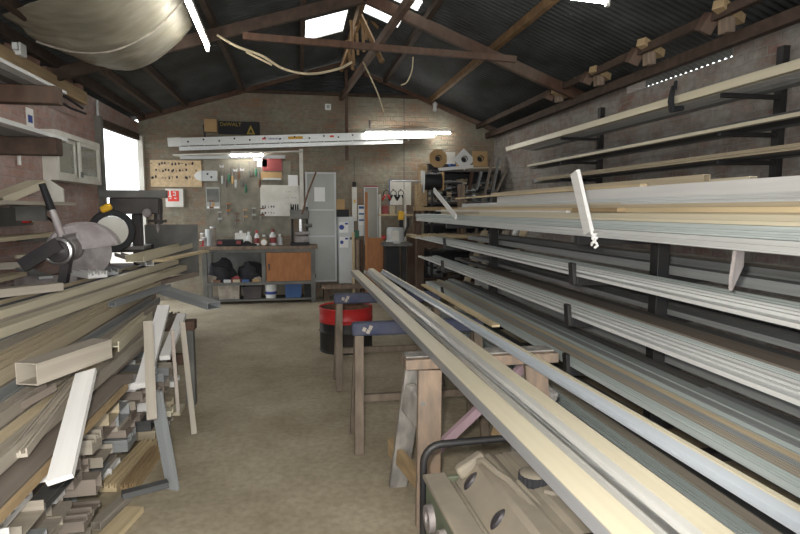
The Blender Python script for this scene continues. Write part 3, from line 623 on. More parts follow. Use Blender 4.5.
layer('top layer', .926, -1.58, 5.4, [('box', 'cream', .06, .045, 1.5, 6.3), ('chan', 'dark', .05, .045, 3.3, 6.0), ('box', 'cream', .05, .03, 3.4, 6.0), ('ang', 'tan', .06, .04, 3.2, 5.8)])
# odd pieces lying on and sticking out of the pile
def piece(kind, m, wd, h, p, q, label, roll=0, name=None, group=None):
    p, q = Vector(p), Vector(q); d = q-p; L = d.length
    return bar(kind, m, wd, h, L, p, label, yaw=math.degrees(math.atan2(d.x, d.y)), pitch=math.degrees(math.asin(d.z/L)), roll=roll, name=name, group=group)
def px_piece(kind, m, wd, h, a, b, label, roll=0, name=None): return piece(kind, m, wd, h, at(*a[:2], **a[2]), at(*b[:2], **b[2]), label, roll, name)
px_piece('box', 'taupe', .09, .08, (27, 385, dict(Z=.875)), (103, 357, dict(Z=.875)), 'dusty taupe box offcut with its open end showing on the pile')
px_piece('hsec', 'cream', .06, .055, (113, 352, dict(Z=.765)), (148, 320, dict(Z=.765)), 'cream mullion with white flanged end lying near the aisle edge of the pile')
px_piece('rib', 'taupe', .055, .03, (18, 458, dict(Z=.715)), (75, 385, dict(Z=.76)), 'taupe profile lying across the pile with a screw hole at its open end')
px_piece('chan', 'bronze', .05, .03, (12, 412, dict(Z=.765)), (52, 390, dict(Z=.79)), 'short bronze channel with a mitred end lying on the pile')
px_piece('box', 'grey', .10, .05, (214, 309, dict(Z=.80)), (160, 292, dict(Z=.84)), 'grey box offcut poking out over the aisle at the end of the pile')
px_piece('chan', 'grey', .05, .035, (112, 307, dict(Z=.875)), (168, 288, dict(Z=.875)), 'charcoal and white channel offcut on the tan profiles of the pile')
px_piece('box', 'bronze', .07, .04, (196, 276, dict(Z=.81)), (135, 290, dict(Z=.80)), 'bronze box profile end jutting out beneath the cream profiles')
px_piece('flat', 'white', .075, .018, (61, 482, dict(X=-.735)), (100, 372, dict(X=-.79)), 'broad smooth white board sloping down off the pile towards the floor offcuts', roll=-14, name='white_board')
px_piece('flat', 'white', .08, .02, (36, 484, dict(X=-.87)), (62, 446, dict(X=-.90)), 'white board half hidden behind the broad smooth white board', roll=-8, name='white_board')
px_piece('flat', 'white', .07, .03, (143, 388, dict(X=-.80)), (164, 309, dict(X=-.84)), 'bright white box offcut standing steeply at the end of the pile')
px_piece('flat', 'white', .06, .03, (165, 360, dict(X=-.82)), (182, 317, dict(X=-.84)), 'shorter white offcut standing behind the bright white one')
px_piece('flat', 'taupe', .045, .012, (152, 420, dict(X=-.70)), (148, 322, dict(X=-.78)), 'thin taupe strip hanging down in front of the white offcuts')
px_piece('flat', 'taupe', .035, .012, (194, 434, dict(X=-.70)), (182, 322, dict(X=-.80)), 'narrow curved taupe strip standing beside the timber trestle leg')
px_piece('flat', 'bronze', .02, .012, (178, 412, dict(X=-.74)), (172, 330, dict(X=-.78)), 'thin bronze strip hanging between the white offcuts and trestle')
px_piece('flat', 'grey', .07, .02, (172, 490, dict(Z=.002)), (154, 392, dict(X=-.74)), 'grey flat bar leaning from the concrete floor against the offcut stack')

# ---------------------------------------------------------------- stack of short offcuts on the floor
random.seed(21)
MATS = ['taupe', 'taupe', 'white', 'bronze', 'grey', 'taupe', 'bronze', 'dark', 'taupe', 'tan', 'bronze', 'grey']
KINDS = ['box', 'chan', 'rib', 'hsec', 'box', 'flat', 'fine', 'box']
yc = 1.62; ci = 0
while yc < 4.25:
    cw = random.choice((.22, .25) if yc < 2.3 else (.13, .16, .19)); z = .004; top = .56 if yc < 3.3 else .50 if yc < 3.8 else .42; li = 0; ci += 1
    while z < top:
        h = random.choice((.03, .04, .05, .06, .07)); k = random.choice(KINDS); m = random.choice(MATS if yc < 3.0 else MATS+['white', 'white', 'white', 'cream']); wd = cw-random.choice((.01, .02, .05))
        if k == 'flat': h = .025
        if z+h > .60: break
        L = random.uniform(.42, .75); ang = random.uniform(-3, 3)
        xr = -.97+random.uniform(-.12, .10)-(.16 if z < .22 and 2.5 < yc < 3.7 else 0)
        li += 1
        o = bar(k, m, wd, h, L, (xr, yc+cw/2+random.uniform(-.004, .004), z), '%s offcut, %s up in the %s pile of the aisle stack' % (what(k, m).replace(' profile', ''), ORD[li], ORD[ci]), yaw=-90+ang, group='offcuts stacked on the floor')
        z += h+.002
    yc += cw+.006
# loose pieces at the foot of the stack
def floor_piece(k, m, wd, h, a, b, lab, z=.002): return px_piece(k, m, wd, h, (*a, dict(Z=z)), (*b, dict(Z=z)), lab)
floor_piece('fine', 'palewood', .09, .05, (108, 492), (150, 446), 'yellowish ribbed plank lying on the concrete at the foot of the stack')
floor_piece('fine', 'wood', .08, .05, (128, 492), (158, 452), 'weathered ribbed plank beside the yellowish one on the concrete')
floor_piece('flat', 'dark', .05, .03, (122, 498), (168, 486), 'dark flat bar lying across the feet of the ribbed planks', .055)
floor_piece('box', 'taupe', .05, .04, (96, 530), (128, 500), 'taupe box offcut on the concrete nearest the stack foot')
floor_piece('flat', 'palewood', .09, .03, (90, 560), (135, 512), 'pale ribbed board on the floor before the stack')

# ================================================================ SAW BENCH ALONG THE LEFT WALL
t = thing('saw_bench', 'timber bench along the pink brick wall carrying the mitre saw', 'workbench', (-2.12, 5.05, 0))
bx('top', M['redwood'], t, (0, 0, .825), (.66, 4.5, .06))
for sx in (-1, 1):
    for y in (-2.1, 0, 2.1): bx('leg', M['redwood'], t, (sx*.27, y, .3975), (.08, .08, .795))
BT = .856
# mitre saw
c = at(62, 250, Y=4.7)
t = thing('mitre_saw', 'dusty chop saw with a round pulley cover and long black handle on the bench', 'saw', (-1.98, 4.75, BT))
def q_(px, py, y=4.75): return at(px, py, Y=y)-Vector((-1.98, 4.75, BT))
MB().lathe([(0, 0), (.17, 0), (.175, .02), (.16, .05), (0, .055)]).build('base', M['machine'], t)
bx('fence', M['machine'], t, (0, .10, .09), (.46, .03, .08), None, .004)
Q = Matrix.Rotation(R(90), 4, 'X')
p = q_(66, 250); MB().beam((p.x-.04, .0, .05), (p.x+.02, 0, p.z), .07, .06).build('pivot_arm', M['machine_dark'], t)
f = MB().lathe([(0, .04), (.02, .042), (.035, .034), (.075, .03), (.085, .042), (.098, .042), (.104, .02), (.104, -.03), (0, -.03)], Matrix.Translation((p.x, -.12, p.z)) @ Q, 32).build('motor_cover', M['machine_dark'], t)
MB().lathe([(.082, .046), (.09, .05), (.102, .046), (.104, .03)], Matrix.Translation((p.x, -.12, p.z)) @ Q, 32).build('cover_rim', M['chrome'], f)
MB().lathe([(0, .11), (.09, .11), (.095, .09), (.095, -.1), (0, -.1)], Matrix.Translation((p.x+.02, 0, p.z+.01)) @ Q).build('motor', M['machine'], t)
# blade guard: half dome around the blade
p2 = q_(82, 252); gc = Matrix.Translation((p2.x, .06, p2.z)) @ Q
mb = MB(); n = 28; A = [];
for y, r in ((.055, .155), (.07, .215), (.05, .235), (-.04, .235), (-.055, .21), (-.05, .15)):
    A.append([mb.bm.verts.new(gc @ Vector((r*1.15*math.cos(R(15+165*k/n)), r*math.sin(R(15+165*k/n)), y))) for k in range(n+1)])
for a, b in zip(A, A[1:]):
    for k in range(n): mb.face([a[k], a[k+1], b[k+1], b[k]]).smooth = True
for s in (A[0], A[-1]):
    cc = mb.bm.verts.new(sum((v.co for v in (s[0], s[-1])), Vector())/2)
    for k in range(n): mb.face([s[k], s[k+1], cc])
mb.build('blade_guard', M['saw_grey'], t)
MB().lathe([(0, .004), (.20, .003), (.20, -.003), (0, -.004)], gc, 40, False).build('blade', M['machine'], t)
h0, h1, h2 = q_(63, 236), q_(53, 210), q_(43, 184)
MB().tube([(h0.x+.02, -.02, h0.z-.05), (h0.x, -.02, h0.z), (h1.x, -.02, h1.z)], [.035, .03, .022]).build('handle_arm', M['saw_grey'], t)
MB().tube([(h1.x, -.02, h1.z), (h2.x, -.02, h2.z)], [.03, .024], 12).build('handle_grip', M['rubber'], t)
rod('bolt_bracket', M['chrome'], t, [(h0.x+.03, -.07, h0.z-.02), (h0.x+.13, -.07, h0.z-.0)], .03, 8)
# black belt/arm to the left of the saw
MB().beam(q_(60, 243, 4.6), q_(22, 266, 4.6), .05, .10).build('belt_guard', M['machine_dark'], t)
# large grinding disc behind
c = at(112, 231, Y=5.5)
t = thing('abrasive_saw', 'pale round disc with a dark rim and yellow handle standing behind the mitre saw', 'saw', (c.x, 5.5, BT))
zc = c.z-BT
QR = Matrix.Translation((0, 0, zc)) @ Matrix.Rotation(R(15), 4, 'Z') @ Q
MB().lathe([(0, .03), (.135, .03), (.135, -.02), (0, -.02)], QR, 40).build('disc_plate', M['whitep'], t)
MB().lathe([(.137, .04), (.185, .05), (.195, .03), (.195, -.03), (.137, -.02)], QR, 40).build('rim', M['rubber'], t)
MB().prism([(-.16, 0), (.16, 0), (.10, .10), (-.10, .10)], -.09, .09).build('base', M['machine_dark'], t, .008)
pp = at(105, 208, Y=5.42)-c; bx('handle', M['yellow'], t, (pp.x, -.05, zc+pp.z), (.10, .05, .065), (0, R(-25), 0), .018)
bx('handle_mount', M['machine'], t, (-.02, 0, zc+.19), (.05, .06, .08), None, .006)

# overhead drill/router machine by the bright doorway
c = at(133, 250, Y=6.75)
t = thing('radial_drill', 'dark drilling machine with a long overhead beam before the bright doorway', 'drilling machine', (c.x, 6.75, BT))
def q2(px, py): return at(px, py, Y=6.75)-Vector((c.x, 6.75, BT))
def slab(nm, m, x0, y0, x1, y1, d, b=.006, dy=0):
    a, e = q2(x0, y0), q2(x1, y1); return bx(nm, m, t, ((a.x+e.x)/2, dy, (a.z+e.z)/2), (abs(e.x-a.x), d, abs(a.z-e.z)), None, b)
slab('beam', M['greysteel'], 100, 190, 167, 198, .10)
slab('head', M['machine_dark'], 112, 198, 161, 214, .22, .012)
a = q2(137, 214); MB().beam((a.x, 0, a.z), (a.x, 0, .03), .10, .10, (0, 1, 0)).build('column', M['machine_dark'], t, .01)
slab('base', M['machine_dark'], 116, 245, 150, 251, .36)
slab('table', M['chrome'], 122, 245, 150, 248, .3, .003, -.1)
a, e = q2(158, 200), q2(158, 224); MB().lathe([(0, 0), (.045, 0), (.045, a.z-e.z), (0, a.z-e.z)], Matrix.Translation((a.x, -.02, e.z))).build('spindle', M['machine_dark'], t)
a = q2(158, 224); MB().lathe([(0, 0), (.012, .0), (.03, .06), (.03, .1), (0, .1)], Matrix.Translation((a.x, -.02, a.z-.1))).build('chuck', M['machine'], t)
a, e = q2(149, 221), q2(168, 221); rod('feed_lever', M['machine_dark'], t, [(a.x, -.06, a.z), (e.x, -.06, e.z)], .016)
a = q2(150, 213); MB().lathe([(0, .03), (.045, .03), (.05, 0), (0, 0)], Matrix.Translation((a.x, -.12, a.z)) @ Q).build('belt_pulley', M['machine'], t)
a = q2(129, 234); bx('red_switch', M['red'], t, (a.x, -.06, a.z), (.05, .06, .24), None, .01)
# grey sheet metal leaning behind
a, b = at(141, 225, Y=7.2), at(196, 250, Y=7.2)
single('sheet_panel', MB().box((0, 0, 0), (b.x-a.x, .02, .62)), M['greysteel'], 'grey green metal sheet standing behind the drilling machine', 'panel', loc=((a.x+b.x)/2, 7.36, a.z-.31))
# boards and offcuts lying on the bench
ob = random.Random(5)
def bench_piece(k, m, wd, h, a, b, lab, z=BT+.002, z2=None): return px_piece(k, m, wd, h, (*a, dict(Z=z)), (*b, dict(Z=z2 or z)), lab)
bench_piece('chan', 'cream', .16, .06, (135, 262), (196, 245), 'wide cream channel lying on the pile towards the workbench', 1.03, 1.03)
bench_piece('flat', 'palewood', .10, .02, (158, 262), (205, 252), 'pale board beside the wide cream channel', 1.03, 1.03)
bench_piece('chan', 'white', .07, .04, (150, 266), (118, 256), 'white offcut with a cut end below the round disc', .98, .99)
bench_piece('fine', 'white', .14, .05, (98, 278), (76, 274), 'white and grey mitred profile offcut lying behind the long pile', .98, .98)
bench_piece('rib', 'grey', .10, .05, (112, 275), (92, 270), 'grey mitred frame offcut lying behind the long pile', .98, .98)
bench_piece('flat', 'grey', .09, .02, (46, 279), (8, 264), 'grey flat offcut slanting on the bench behind the pile', .985, 1.0)
bench_piece('flat', 'cream', .12, .03, (24, 258), (-20, 254), 'short cream offcut with a bright end on the bench', 1.07, 1.07)
bench_piece('box', 'taupe', .10, .05, (60, 290), (-30, 300), 'taupe box profile lying on the bench behind the pile', .98, .98)
bench_piece('box', 'dark', .12, .08, (34, 296), (-30, 303), 'charcoal box profile lying on the bench behind the taupe one', .90, .90)
bench_piece('flat', 'tan', .10, .03, (20, 276), (-22, 286), 'tan board lying at the edge of the bench', 1.0, 1.0)
bench_piece('box', 'taupe', .10, .06, (30, 268), (-16, 270), 'short taupe offcut under the cream one on the bench', 1.0, 1.0)
a = at(52, 262, Y=4.3); single('brick_block', MB().box((0, 0, 0), (.18, .09, .10)), mat('orange brick', (.42, .18, .09), .9), 'orange brick lying under the belt guard of the chop saw', 'brick', loc=(-2.3, 4.25, BT+.051), rot=(0, 0, .4), bev=.004)

# ---------------------------------------------------------------- shelves on the left wall
def bracket(px, py, y, label, m='redwood'):
    e = at(px, py, Y=y); L = e.x-XL
    t = thing('wall_bracket', label, 'bracket', (XL, y, e.z)); MB().beam((0, 0, 0), (L, 0, 0), .12, .13).build('beam', M[m], t, .01); return e
def wall_bar(k, m, wd, h, x, z, ya, yb, lab): bar(k, m, wd, h, yb-ya, (x, ya, z), lab)
e = bracket(60, 96, 4.7, 'thick timber beam sticking out of the wall beneath the upper profile bundle'); z = e.z+.067; TOPZ = z
for i, (k, m, wd, h) in enumerate((('rib', 'silver', .08, .025), ('rib', 'grey', .08, .03), ('box', 'dark', .10, .03), ('chan', 'grey', .06, .03))):
    wall_bar(k, m, wd, h, e.x-.10-.09*i, z, 2.6, 5.0-.1*i, '%s on the upper wall beam, %s from the outer edge' % (what(k, m), ORD[i+1]))
e = bracket(60, 147, 4.7, 'dark timber beam sticking out of the wall beneath the lower profile bundle', 'beamdark'); z = e.z+.067
for i, (k, m, wd, h) in enumerate((('rib', 'silver', .09, .03), ('rib', 'grey', .10, .04), ('box', 'grey', .10, .04), ('box', 'dark', .08, .04))):
    wall_bar(k, m, wd, h, e.x-.08-.105*i, z, 2.6, 4.95-.1*i, '%s on the lower wall beam, %s from the outer edge' % (what(k, m), ORD[i+1]))
t = thing('wall_shelf', 'pale plank shelf on the brick wall behind the saw handle', 'shelf', (XL, 0, 0))
bx('board', M['taupe'], t, (.22, 4.3, 1.555), (.42, 3.0, .03)); bx('back_board', M['greysteel'], t, (.03, 4.3, 1.44), (.04, 3.0, .16))
for y in (3.2, 5.5): bx('support', M['greysteel'], t, (.15, y, 1.47), (.28, .04, .13))
px_piece('box', 'cream', .14, .06, (38, 187, dict(X=-2.2)), (-6, 205, dict(X=-2.2)), 'cream box profile tilted up on the plank shelf')
a = at(71, 205, Y=5.3); single('white_block', MB().prism([(-.0, 0), (.14, -.02), (.14, .12), (.03, .20), (0, .2)], 0, .03), M['whitep'], 'white board with a slanted top standing by the mitre saw', 'board', loc=(-2.24, 5.6, 1.572))
t = thing('wall_shelf', 'lower shelf of cream boards on the brick wall behind the saw', 'shelf', (XL, 0, 0))
for i in range(3): bx('board', M['tan'], t, (.08+.11*i, 4.4, 1.27+.005*i), (.10, 3.2, .03))
for y in (3.2, 5.6): bx('support', M['greysteel'], t, (.17, y, 1.235), (.34, .04, .04))
c = at(27, 218, X=XL+.05)
t = thing('power_socket', 'red and white power plug with a black cord on the wall', 'socket', (XL+.005, c.y, c.z)); bx('body', M['whiteplastic'], t, (.03, 0.07, 0), (.06, .09, .08), None, .006); bx('plug', M['red'], t, (.05, -.05, 0), (.08, .10, .09), None, .01)
rod('cord', M['rubber'], t, [(.07, .1, .01), (.12, .22, .01), (.14, .36, -.06), (.14, .42, -.25), (.2, .4, -.42)], .012)

# ---------------------------------------------------------------- window unit, conduit, tarpaulin on the left
a, b = at(51, 130, X=XL+.1), at(98, 185, X=XL+.1); y0, y1, z0, z1 = a.y, b.y, 1.80, 2.30
t = thing('sliding_window', 'pale framed sliding window unit standing out from the pink brick wall', 'window unit', (XL+.002, (y0+y1)/2, (z0+z1)/2)); W_, H_ = (y1-y0), (z1-z0)
mb = MB()
for zz in (-1, 1): mb.box((.07, 0, zz*(H_/2-.025)), (.14, W_, .05))
for yy in (-1, 1): mb.box((.07, yy*(W_/2-.025), 0), (.14, .05, H_-.1))
mb.build('frame', M['whitep'], t)
bx('back_panel', M['whitep'], t, (.008, 0, 0), (.012, W_-.1, H_-.1))
for i, s in enumerate((-1, 1)):
    mb = MB(); cy = s*W_/4*.98; hw = W_/4
    for zz in (-1, 1): mb.box((.085+.03*i, cy, zz*(H_/2-.07)), (.025, 2*hw-.04, .04))
    for yy in (-1, 1): mb.box((.085+.03*i, cy+yy*(hw-.04), 0), (.025, .04, H_-.18))
    sa = mb.build('sash', M['whitep'], t); bx('pane', M['glass'], sa, (.085+.03*i, cy, 0), (.006, 2*hw-.12, H_-.18))
bx('latch', M['greysteel'], t, (.135, W_*.02, -H_*.32), (.02, .03, .06))
for (px0, py0, px1, py1, lab) in ((97, 100, 101, 190, 'grey conduit pipe running down the end of the brick wall'), (17, 128, 19, 165, 'white conduit pipe on the brick wall beside the plank shelf')):
    a, b = at(px0, py0, X=XL+.03), at(px1, py1, X=XL+.03); single('conduit', MB().tube([(XL+.03, a.y, a.z), (XL+.03, a.y, b.z)], .016), M['whiteplastic'] if px0 < 50 else M['cabinet'], lab, 'pipe')
# cables sagging along the wall
for i in range(3):
    pts = [(XL+.05+.03*i, 2.2+.45*k, 2.74-.06*i+.03*math.sin(k*1.3+i*2)) for k in range(12)]
    single('electric_cable', MB().tube(pts, .013, 6), M['cloth' if i else 'rubber'], '%s dark cable sagging along the top of the left brick wall'.replace('left ', 'pink ') % ORD[i+1], 'cable')
a = at(20, 50, X=XL+.1); t = thing('junction_box', 'small white junction box among the sagging cables', 'junction box', (XL+.1, a.y, a.z)); bx('body', M['whiteplastic'], t, (0, 0, 0), (.06, .12, .11), None, .006); bx('clip', M['whiteplastic'], t, (0, -.08, .01), (.04, .04, .06))
a = at(30, 119, X=XL+.004); t = thing('notice', 'small faded paper notice on the pink brick wall', 'notice', (XL+.004, a.y, a.z)); bx('sheet', M['paper'], t, (0, 0, 0), (.004, .15, .2)); bx('print', M['blueink'], t, (.003, 0, 0), (.002, .09, .07))
# brick rubble on top of the wall
for i, (px, py) in enumerate(((28, 40), (51, 58), (66, 65), (80, 74), (12, 30))):
    a = at(px, py, X=XL-.02); single('loose_brick', MB().box((0, 0, 0), (.11, .2, .075)), mat('loose brick %d' % i, (.26, .16, .12), .9, 0, .2), 'loose brick lying on top of the pink wall under the eave, %s from the doorway' % ORD[(4, 3, 2, 1, 5)[i]], 'brick', loc=(XL-.05, a.y, 2.94), rot=(0, .05, .3*(i-2)), group='loose bricks on the wall top')
# tarpaulin
ctl = [[(-2.30, 5.15, 3.05), (-1.95, 4.85, 3.06), (-1.6, 4.7, 3.12), (-1.2, 4.75, 3.32), (-.95, 4.85, 3.45)],
       [(-2.28, 5.4, 3.03), (-1.95, 5.25, 2.99), (-1.6, 5.2, 3.02), (-1.25, 5.2, 3.20), (-.98, 5.2, 3.43)],
       [(-2.26, 5.7, 3.02), (-1.95, 5.6, 2.93), (-1.6, 5.6, 2.96), (-1.25, 5.6, 3.16), (-1.0, 5.6, 3.42)],
       [(-2.22, 6.0, 3.02), (-1.93, 6.0, 2.91), (-1.6, 6.0, 2.95), (-1.25, 6.0, 3.16), (-1.02, 6.0, 3.42)],
       [(-2.15, 6.45, 3.03), (-1.9, 6.5, 2.97), (-1.6, 6.5, 3.0), (-1.3, 6.45, 3.18), (-1.05, 6.4, 3.42)]]
def cr(p0, p1, p2, p3, t): return tuple(.5*((2*b)+(-a+c)*t+(2*a-5*b+4*c-d)*t*t+(-a+3*b-3*c+d)*t**3) for a, b, c, d in zip(p0, p1, p2, p3))
def spl(P, n):
    o = []
    for i in range(len(P)-1):
        for k in range(n): o.append(cr(P[max(i-1, 0)], P[i], P[i+1], P[min(i+2, len(P)-1)], k/n))
    return o+[P[-1]]
rowsS = [spl(r, 10) for r in ctl]; grid = [spl([r[j] for r in rowsS], 12) for j in range(len(rowsS[0]))]
mb = MB(); rr = random.Random(3)
V = [[mb.bm.verts.new((x, y, z+.006*math.sin(13*y+7*x+2*math.sin(6*x))+.006*abs(math.sin(9*x-14*y))+.005*abs(math.sin(21*y+12*x))-.02*max(0, math.cos((y-5.6)*9))*(abs(y-5.6) < .17))) for (x, y, z) in col] for col in grid]
for i in range(len(V)-1):
    for j in range(len(V[0])-1): mb.face([V[i][j], V[i+1][j], V[i+1][j+1], V[i][j+1]]).smooth = True
o = single('tarpaulin', mb, M['tarp'], 'sagging grey brown tarpaulin slung under the roof above the wall', 'tarpaulin'); sd = o.modifiers.new('cloth', 'SOLIDIFY'); sd.thickness = .004
mb = MB(); mb.tube(spl([(-2.26, 5.65, 2.99), (-1.95, 5.6, 2.905), (-1.6, 5.6, 2.935), (-1.25, 5.6, 3.135), (-1.0, 5.6, 3.40)], 8), .011, 6); mb.build('hem_strip', M['rag'], None)
h = bpy.data.objects['hem_strip']; h.parent = o

# ================================================================ BACK WALL
def face(px, py, y=YB-.03): return at(px, py, Y=y)
def panel(name, m, x0, y0, x1, y1, label, cat, Y=YB-.011, th=.02, rx=0):
    a, b = at(x0, y0, Y=Y), at(x1, y1, Y=Y)
    return single(name, MB().box((0, 0, 0), (abs(b.x-a.x), th, abs(a.z-b.z))), m, label, cat, loc=((a.x+b.x)/2, Y, (a.z+b.z)/2), rot=(R(rx), 0, 0))
def marks(par, rect, n, m, size=.03, seed=1, th=.011, rows=3):
    rg = random.Random(seed); mb = MB(); x0, x1, z0, z1 = rect
    for r in range(rows):
        x = x0; z = z1+(z0-z1)*(r+.5)/rows
        while x < x1-size:
            if rg.random() < .8:
                for k in range(3): mb.box((x+rg.uniform(0, size*.7), -th, z+rg.uniform(-size*.5, size*.5)), (rg.choice((.006, size*.7)), .003, rg.choice((.006, size))))
            x += size*1.5
    return mb.build('handwriting', m, par)
# extension ladder hanging on the wall
a, b = at(172, 143.5, Y=9.62), at(400, 136.5, Y=9.62)
t = thing('ladder', 'aluminium extension ladder hung flat along the lime washed brick wall', 'ladder', a); L = (b-a).length; t.rotation_euler = (0, -math.atan2(b.z-a.z, b.x-a.x), 0)
MB().beam((0, 0, .02), (L+.6, 0, .02), .035, .125).build('side_rail', M['silver'], t); MB().beam((.1, .02, -.085), (L+.05, .02, -.085), .035, .06).build('side_rail', M['silver'], t)
mb = MB(); mb.beam((-.06, .0, .02), (.14, 0, .02), .045, .14); mb.build('rubber_end', M['whiteplastic'], t)
for i in range(16):
    x = .25+i*(L-.1)/15; rod('rung', M['silver'], t, [(x, .03, -.08), (x, .03, .03)], .014, 8); bx('bolt', M['ink'], t, (x, -.02, .045 if i % 2 else .018), (.026, .008, .026))
t2 = bx('label_plate', M['yellow'], t, (2.05-.1, -.02, .03), (.24, .004, .045)); t2['label'] = 'yellow warning label'
t3 = bx('maker_plate', M['paper'], t, (1.62, -.02, .025), (.26, .004, .04)); mb = MB()
for k in range(9): mb.box((-.10+.024*k, -.0035, 0), (.012, .003, .02))
mb.build('maker_print', M['blueink'], t3); bx('red_sticker', M['redsign'], t, (1.44, -.02, .03), (.06, .004, .03)); bx('red_sticker', M['redsign'], t, (2.55, -.02, .035), (.07, .004, .03))
for x in (.5, L-.5): MB().beam((x, .10, -.05), (x, .10, .3), .03, .03).build('hanging_hook', M['blacksteel'], t)
# box and board above the ladder
a, b = face(205, 121), face(218, 134); single('cardboard_box', MB().box((0, 0, 0), (b.x-a.x, .10, a.z-b.z)), M['card'], 'brown cardboard box on the ladder beside the black sign', 'box', loc=((a.x+b.x)/2, 9.71, (a.z+b.z)/2+.02), bev=.004)
a, b = face(218, 121), face(260, 135); t = thing('sign_board', 'black sign board with yellow lettering above the ladder', 'sign', ((a.x+b.x)/2, 9.77, (a.z+b.z)/2)); w_, h_ = b.x-a.x, a.z-b.z
bx('board', M['blackbox'], t, (0, 0, 0), (w_, .02, h_)); dull = mat('dull yellow print', (.38, .28, .05), .7)
text('lettering', 'DeWALT', dull, t, (-w_*.20, -.014, h_*.25), (R(90), 0, 0), .085)
MB().prism([(-.07, -.10), (.07, -.10), (0, .05)], -.016, -.011, hole=[(-.035, -.08), (.035, -.08), (0, -.005)]).build('triangle_mark', dull, t, loc=(w_*.28, 0, 0)); text('lettering', 'XRP', dull, t, (w_*.28, -.014, -h_*.40), (R(90), 0, 0), .05)
# white boxy conduit on the wall above the tube
a = face(328, 107); t = thing('wall_lamp', 'small white lamp box on the wall beside the centre post', 'lamp', (a.x, YB-.03, a.z)); bx('body', M['whiteplastic'], t, (0, 0, 0), (.10, .06, .10), None, .008); bx('lens', M['glasspanel'], t, (0, -.032, 0), (.05, .008, .05))
a = face(435, 107, 9.5); t = thing('hanging_bottle', 'crumpled white bottle hanging on a string under the roof', 'bottle', a); MB().lathe([(0, .09), (.02, .08), (.045, .05), (.03, 0), (.04, -.06), (0, -.09)], n=10).build('body', M['whiteplastic'], t); rod('string', M['ink'], t, [(0, 0, .09), (-.01, 0, .42)], .003, 5)
# chipboard with handwriting
o = panel('notice_board', M['osb'], 150, 160, 202, 187, 'pale chipboard covered in handwriting beside the bright doorway', 'board', 9.789, .02)
marks(o, (-.38, .38, -.12, .22), 1, M['ink'], .035, 4, .0115, 3)
# white shelf strip over bench and its vertical strip
a, b = at(175, 156, Y=9.6), at(303, 152, Y=9.6)
single('shelf_board', MB().beam((0, 0, 0), b-a, .34, .02), M['whitep'], 'long white shelf board above the lit tube over the workbench', 'shelf', loc=a)
a, b = at(180, 157.5, Y=9.5), at(285, 157, Y=9.5); single('slotted_rail', MB().beam((0, 0, 0), b-a, .04, .05), M['cabinet'], 'slotted pale rail under the long white shelf board', 'rail', loc=a)
panel('white_upright', M['whitep'], 299, 149, 304, 216, 'narrow white upright board between the whiteboard and the frosted panels', 'board', 9.6, .06)
# machinery / tool board items
o = panel('tool_board', M['toolboard'], 204, 160, 292, 236, 'dull grey backing board behind the tools above the workbench', 'board', 9.789, .02)
t = thing('safety_sign', 'white box with a red square sign on the wall beside the drilling machine', 'sign', face(175, 198, 9.759)); bx('plate', M['whitep'], t, (0, 0, 0), (.28, .08, .30), None, .01); bx('red_panel', M['redsign'], t, (-.015, -.043, .03), (.17, .006, .17)); mb = MB()
for x, z, w_, h_ in ((-.05, .05, .02, .09), (-.05, 0, .05, .015), (.02, .07, .045, .014), (.035, .04, .014, .07), (.02, .02, .045, .014), (-.045, -.03, .03, .014), (.03, -.03, .03, .014)): mb.box((x-.015, -.048, z+.025), (w_, .003, h_))
mb.build('white_mark', M['paper'], t)
t = thing('grinder_box', 'white ended grey box hanging at the corner of the handwritten chipboard', 'box', face(208, 176, 9.728)); bx('body', M['cabinet'], t, (.03, 0, 0), (.24, .10, .17), None, .008); MB().prism([(-.0, -.09), (0, .09), (-.09, .05), (-.12, .0), (-.09, -.06)], -.06, .06).build('end_cap', M['whiteplastic'], t, .006, loc=(-.09, 0, 0)); 
for x, z in ((.0, .03), (.06, -.02)): bx('bolt', M['ink'], t, (x, -.052, z), (.03, .006, .03))
t = thing('calendar', 'dusty picture calendar on the backing board above the bench', 'calendar', face(213, 198, 9.773)); bx('sheet', M['glasspanel'], t, (0, 0, 0), (.22, .01, .36)); bx('picture', M['greysteel'], t, (0, -.007, .04), (.19, .005, .22)); bx('figure', M['card'], t, (0, -.010, -.11), (.05, .004, .06)); bx('caption', M['paper'], t, (0, -.008, -.155), (.19, .004, .03))
# hanging hand tools
rg = random.Random(12)
TOOLS = ['spanner', 'screwdriver', 'file', 'hacksaw', 'pliers', 'chisel']
for i in range(12):
    px = 222+i*3.4; py = 176+rg.uniform(-9, 9); a = face(px, py, 9.758); k = TOOLS[i % 6]; hm = M[rg.choice(('rust', 'greysteel', 'green', 'card', 'cabinet'))]
    t = thing('hand_'+k if k in ('file',) else k, 'dusty %s hanging on the grey backing board, %s in the row of tools' % (k, ORD[i+1]), 'tool', a, 0, 'tools hanging above the bench')
    rod('shaft', M['machine'], t, [(0, 0, 0), (0, 0, .14)], .009, 6)
    MB().lathe([(0, 0), (.018, -.01), (.02, -.10), (.012, -.14), (0, -.14)], n=8).build('handle', hm, t)
    if k in ('spanner', 'pliers'): MB().prism([(-.03, 0), (.03, 0), (.035, .05), (.012, .03), (-.012, .03), (-.035, .05)], -.006, .006).build('jaw', M['chrome'], t, loc=(0, 0, .13))
    if k == 'hacksaw': MB().tube([(0, 0, .14), (.05, 0, .14), (.05, 0, -.12), (0, 0, -.14)], .006, 6).build('bow', M['rust'], t)
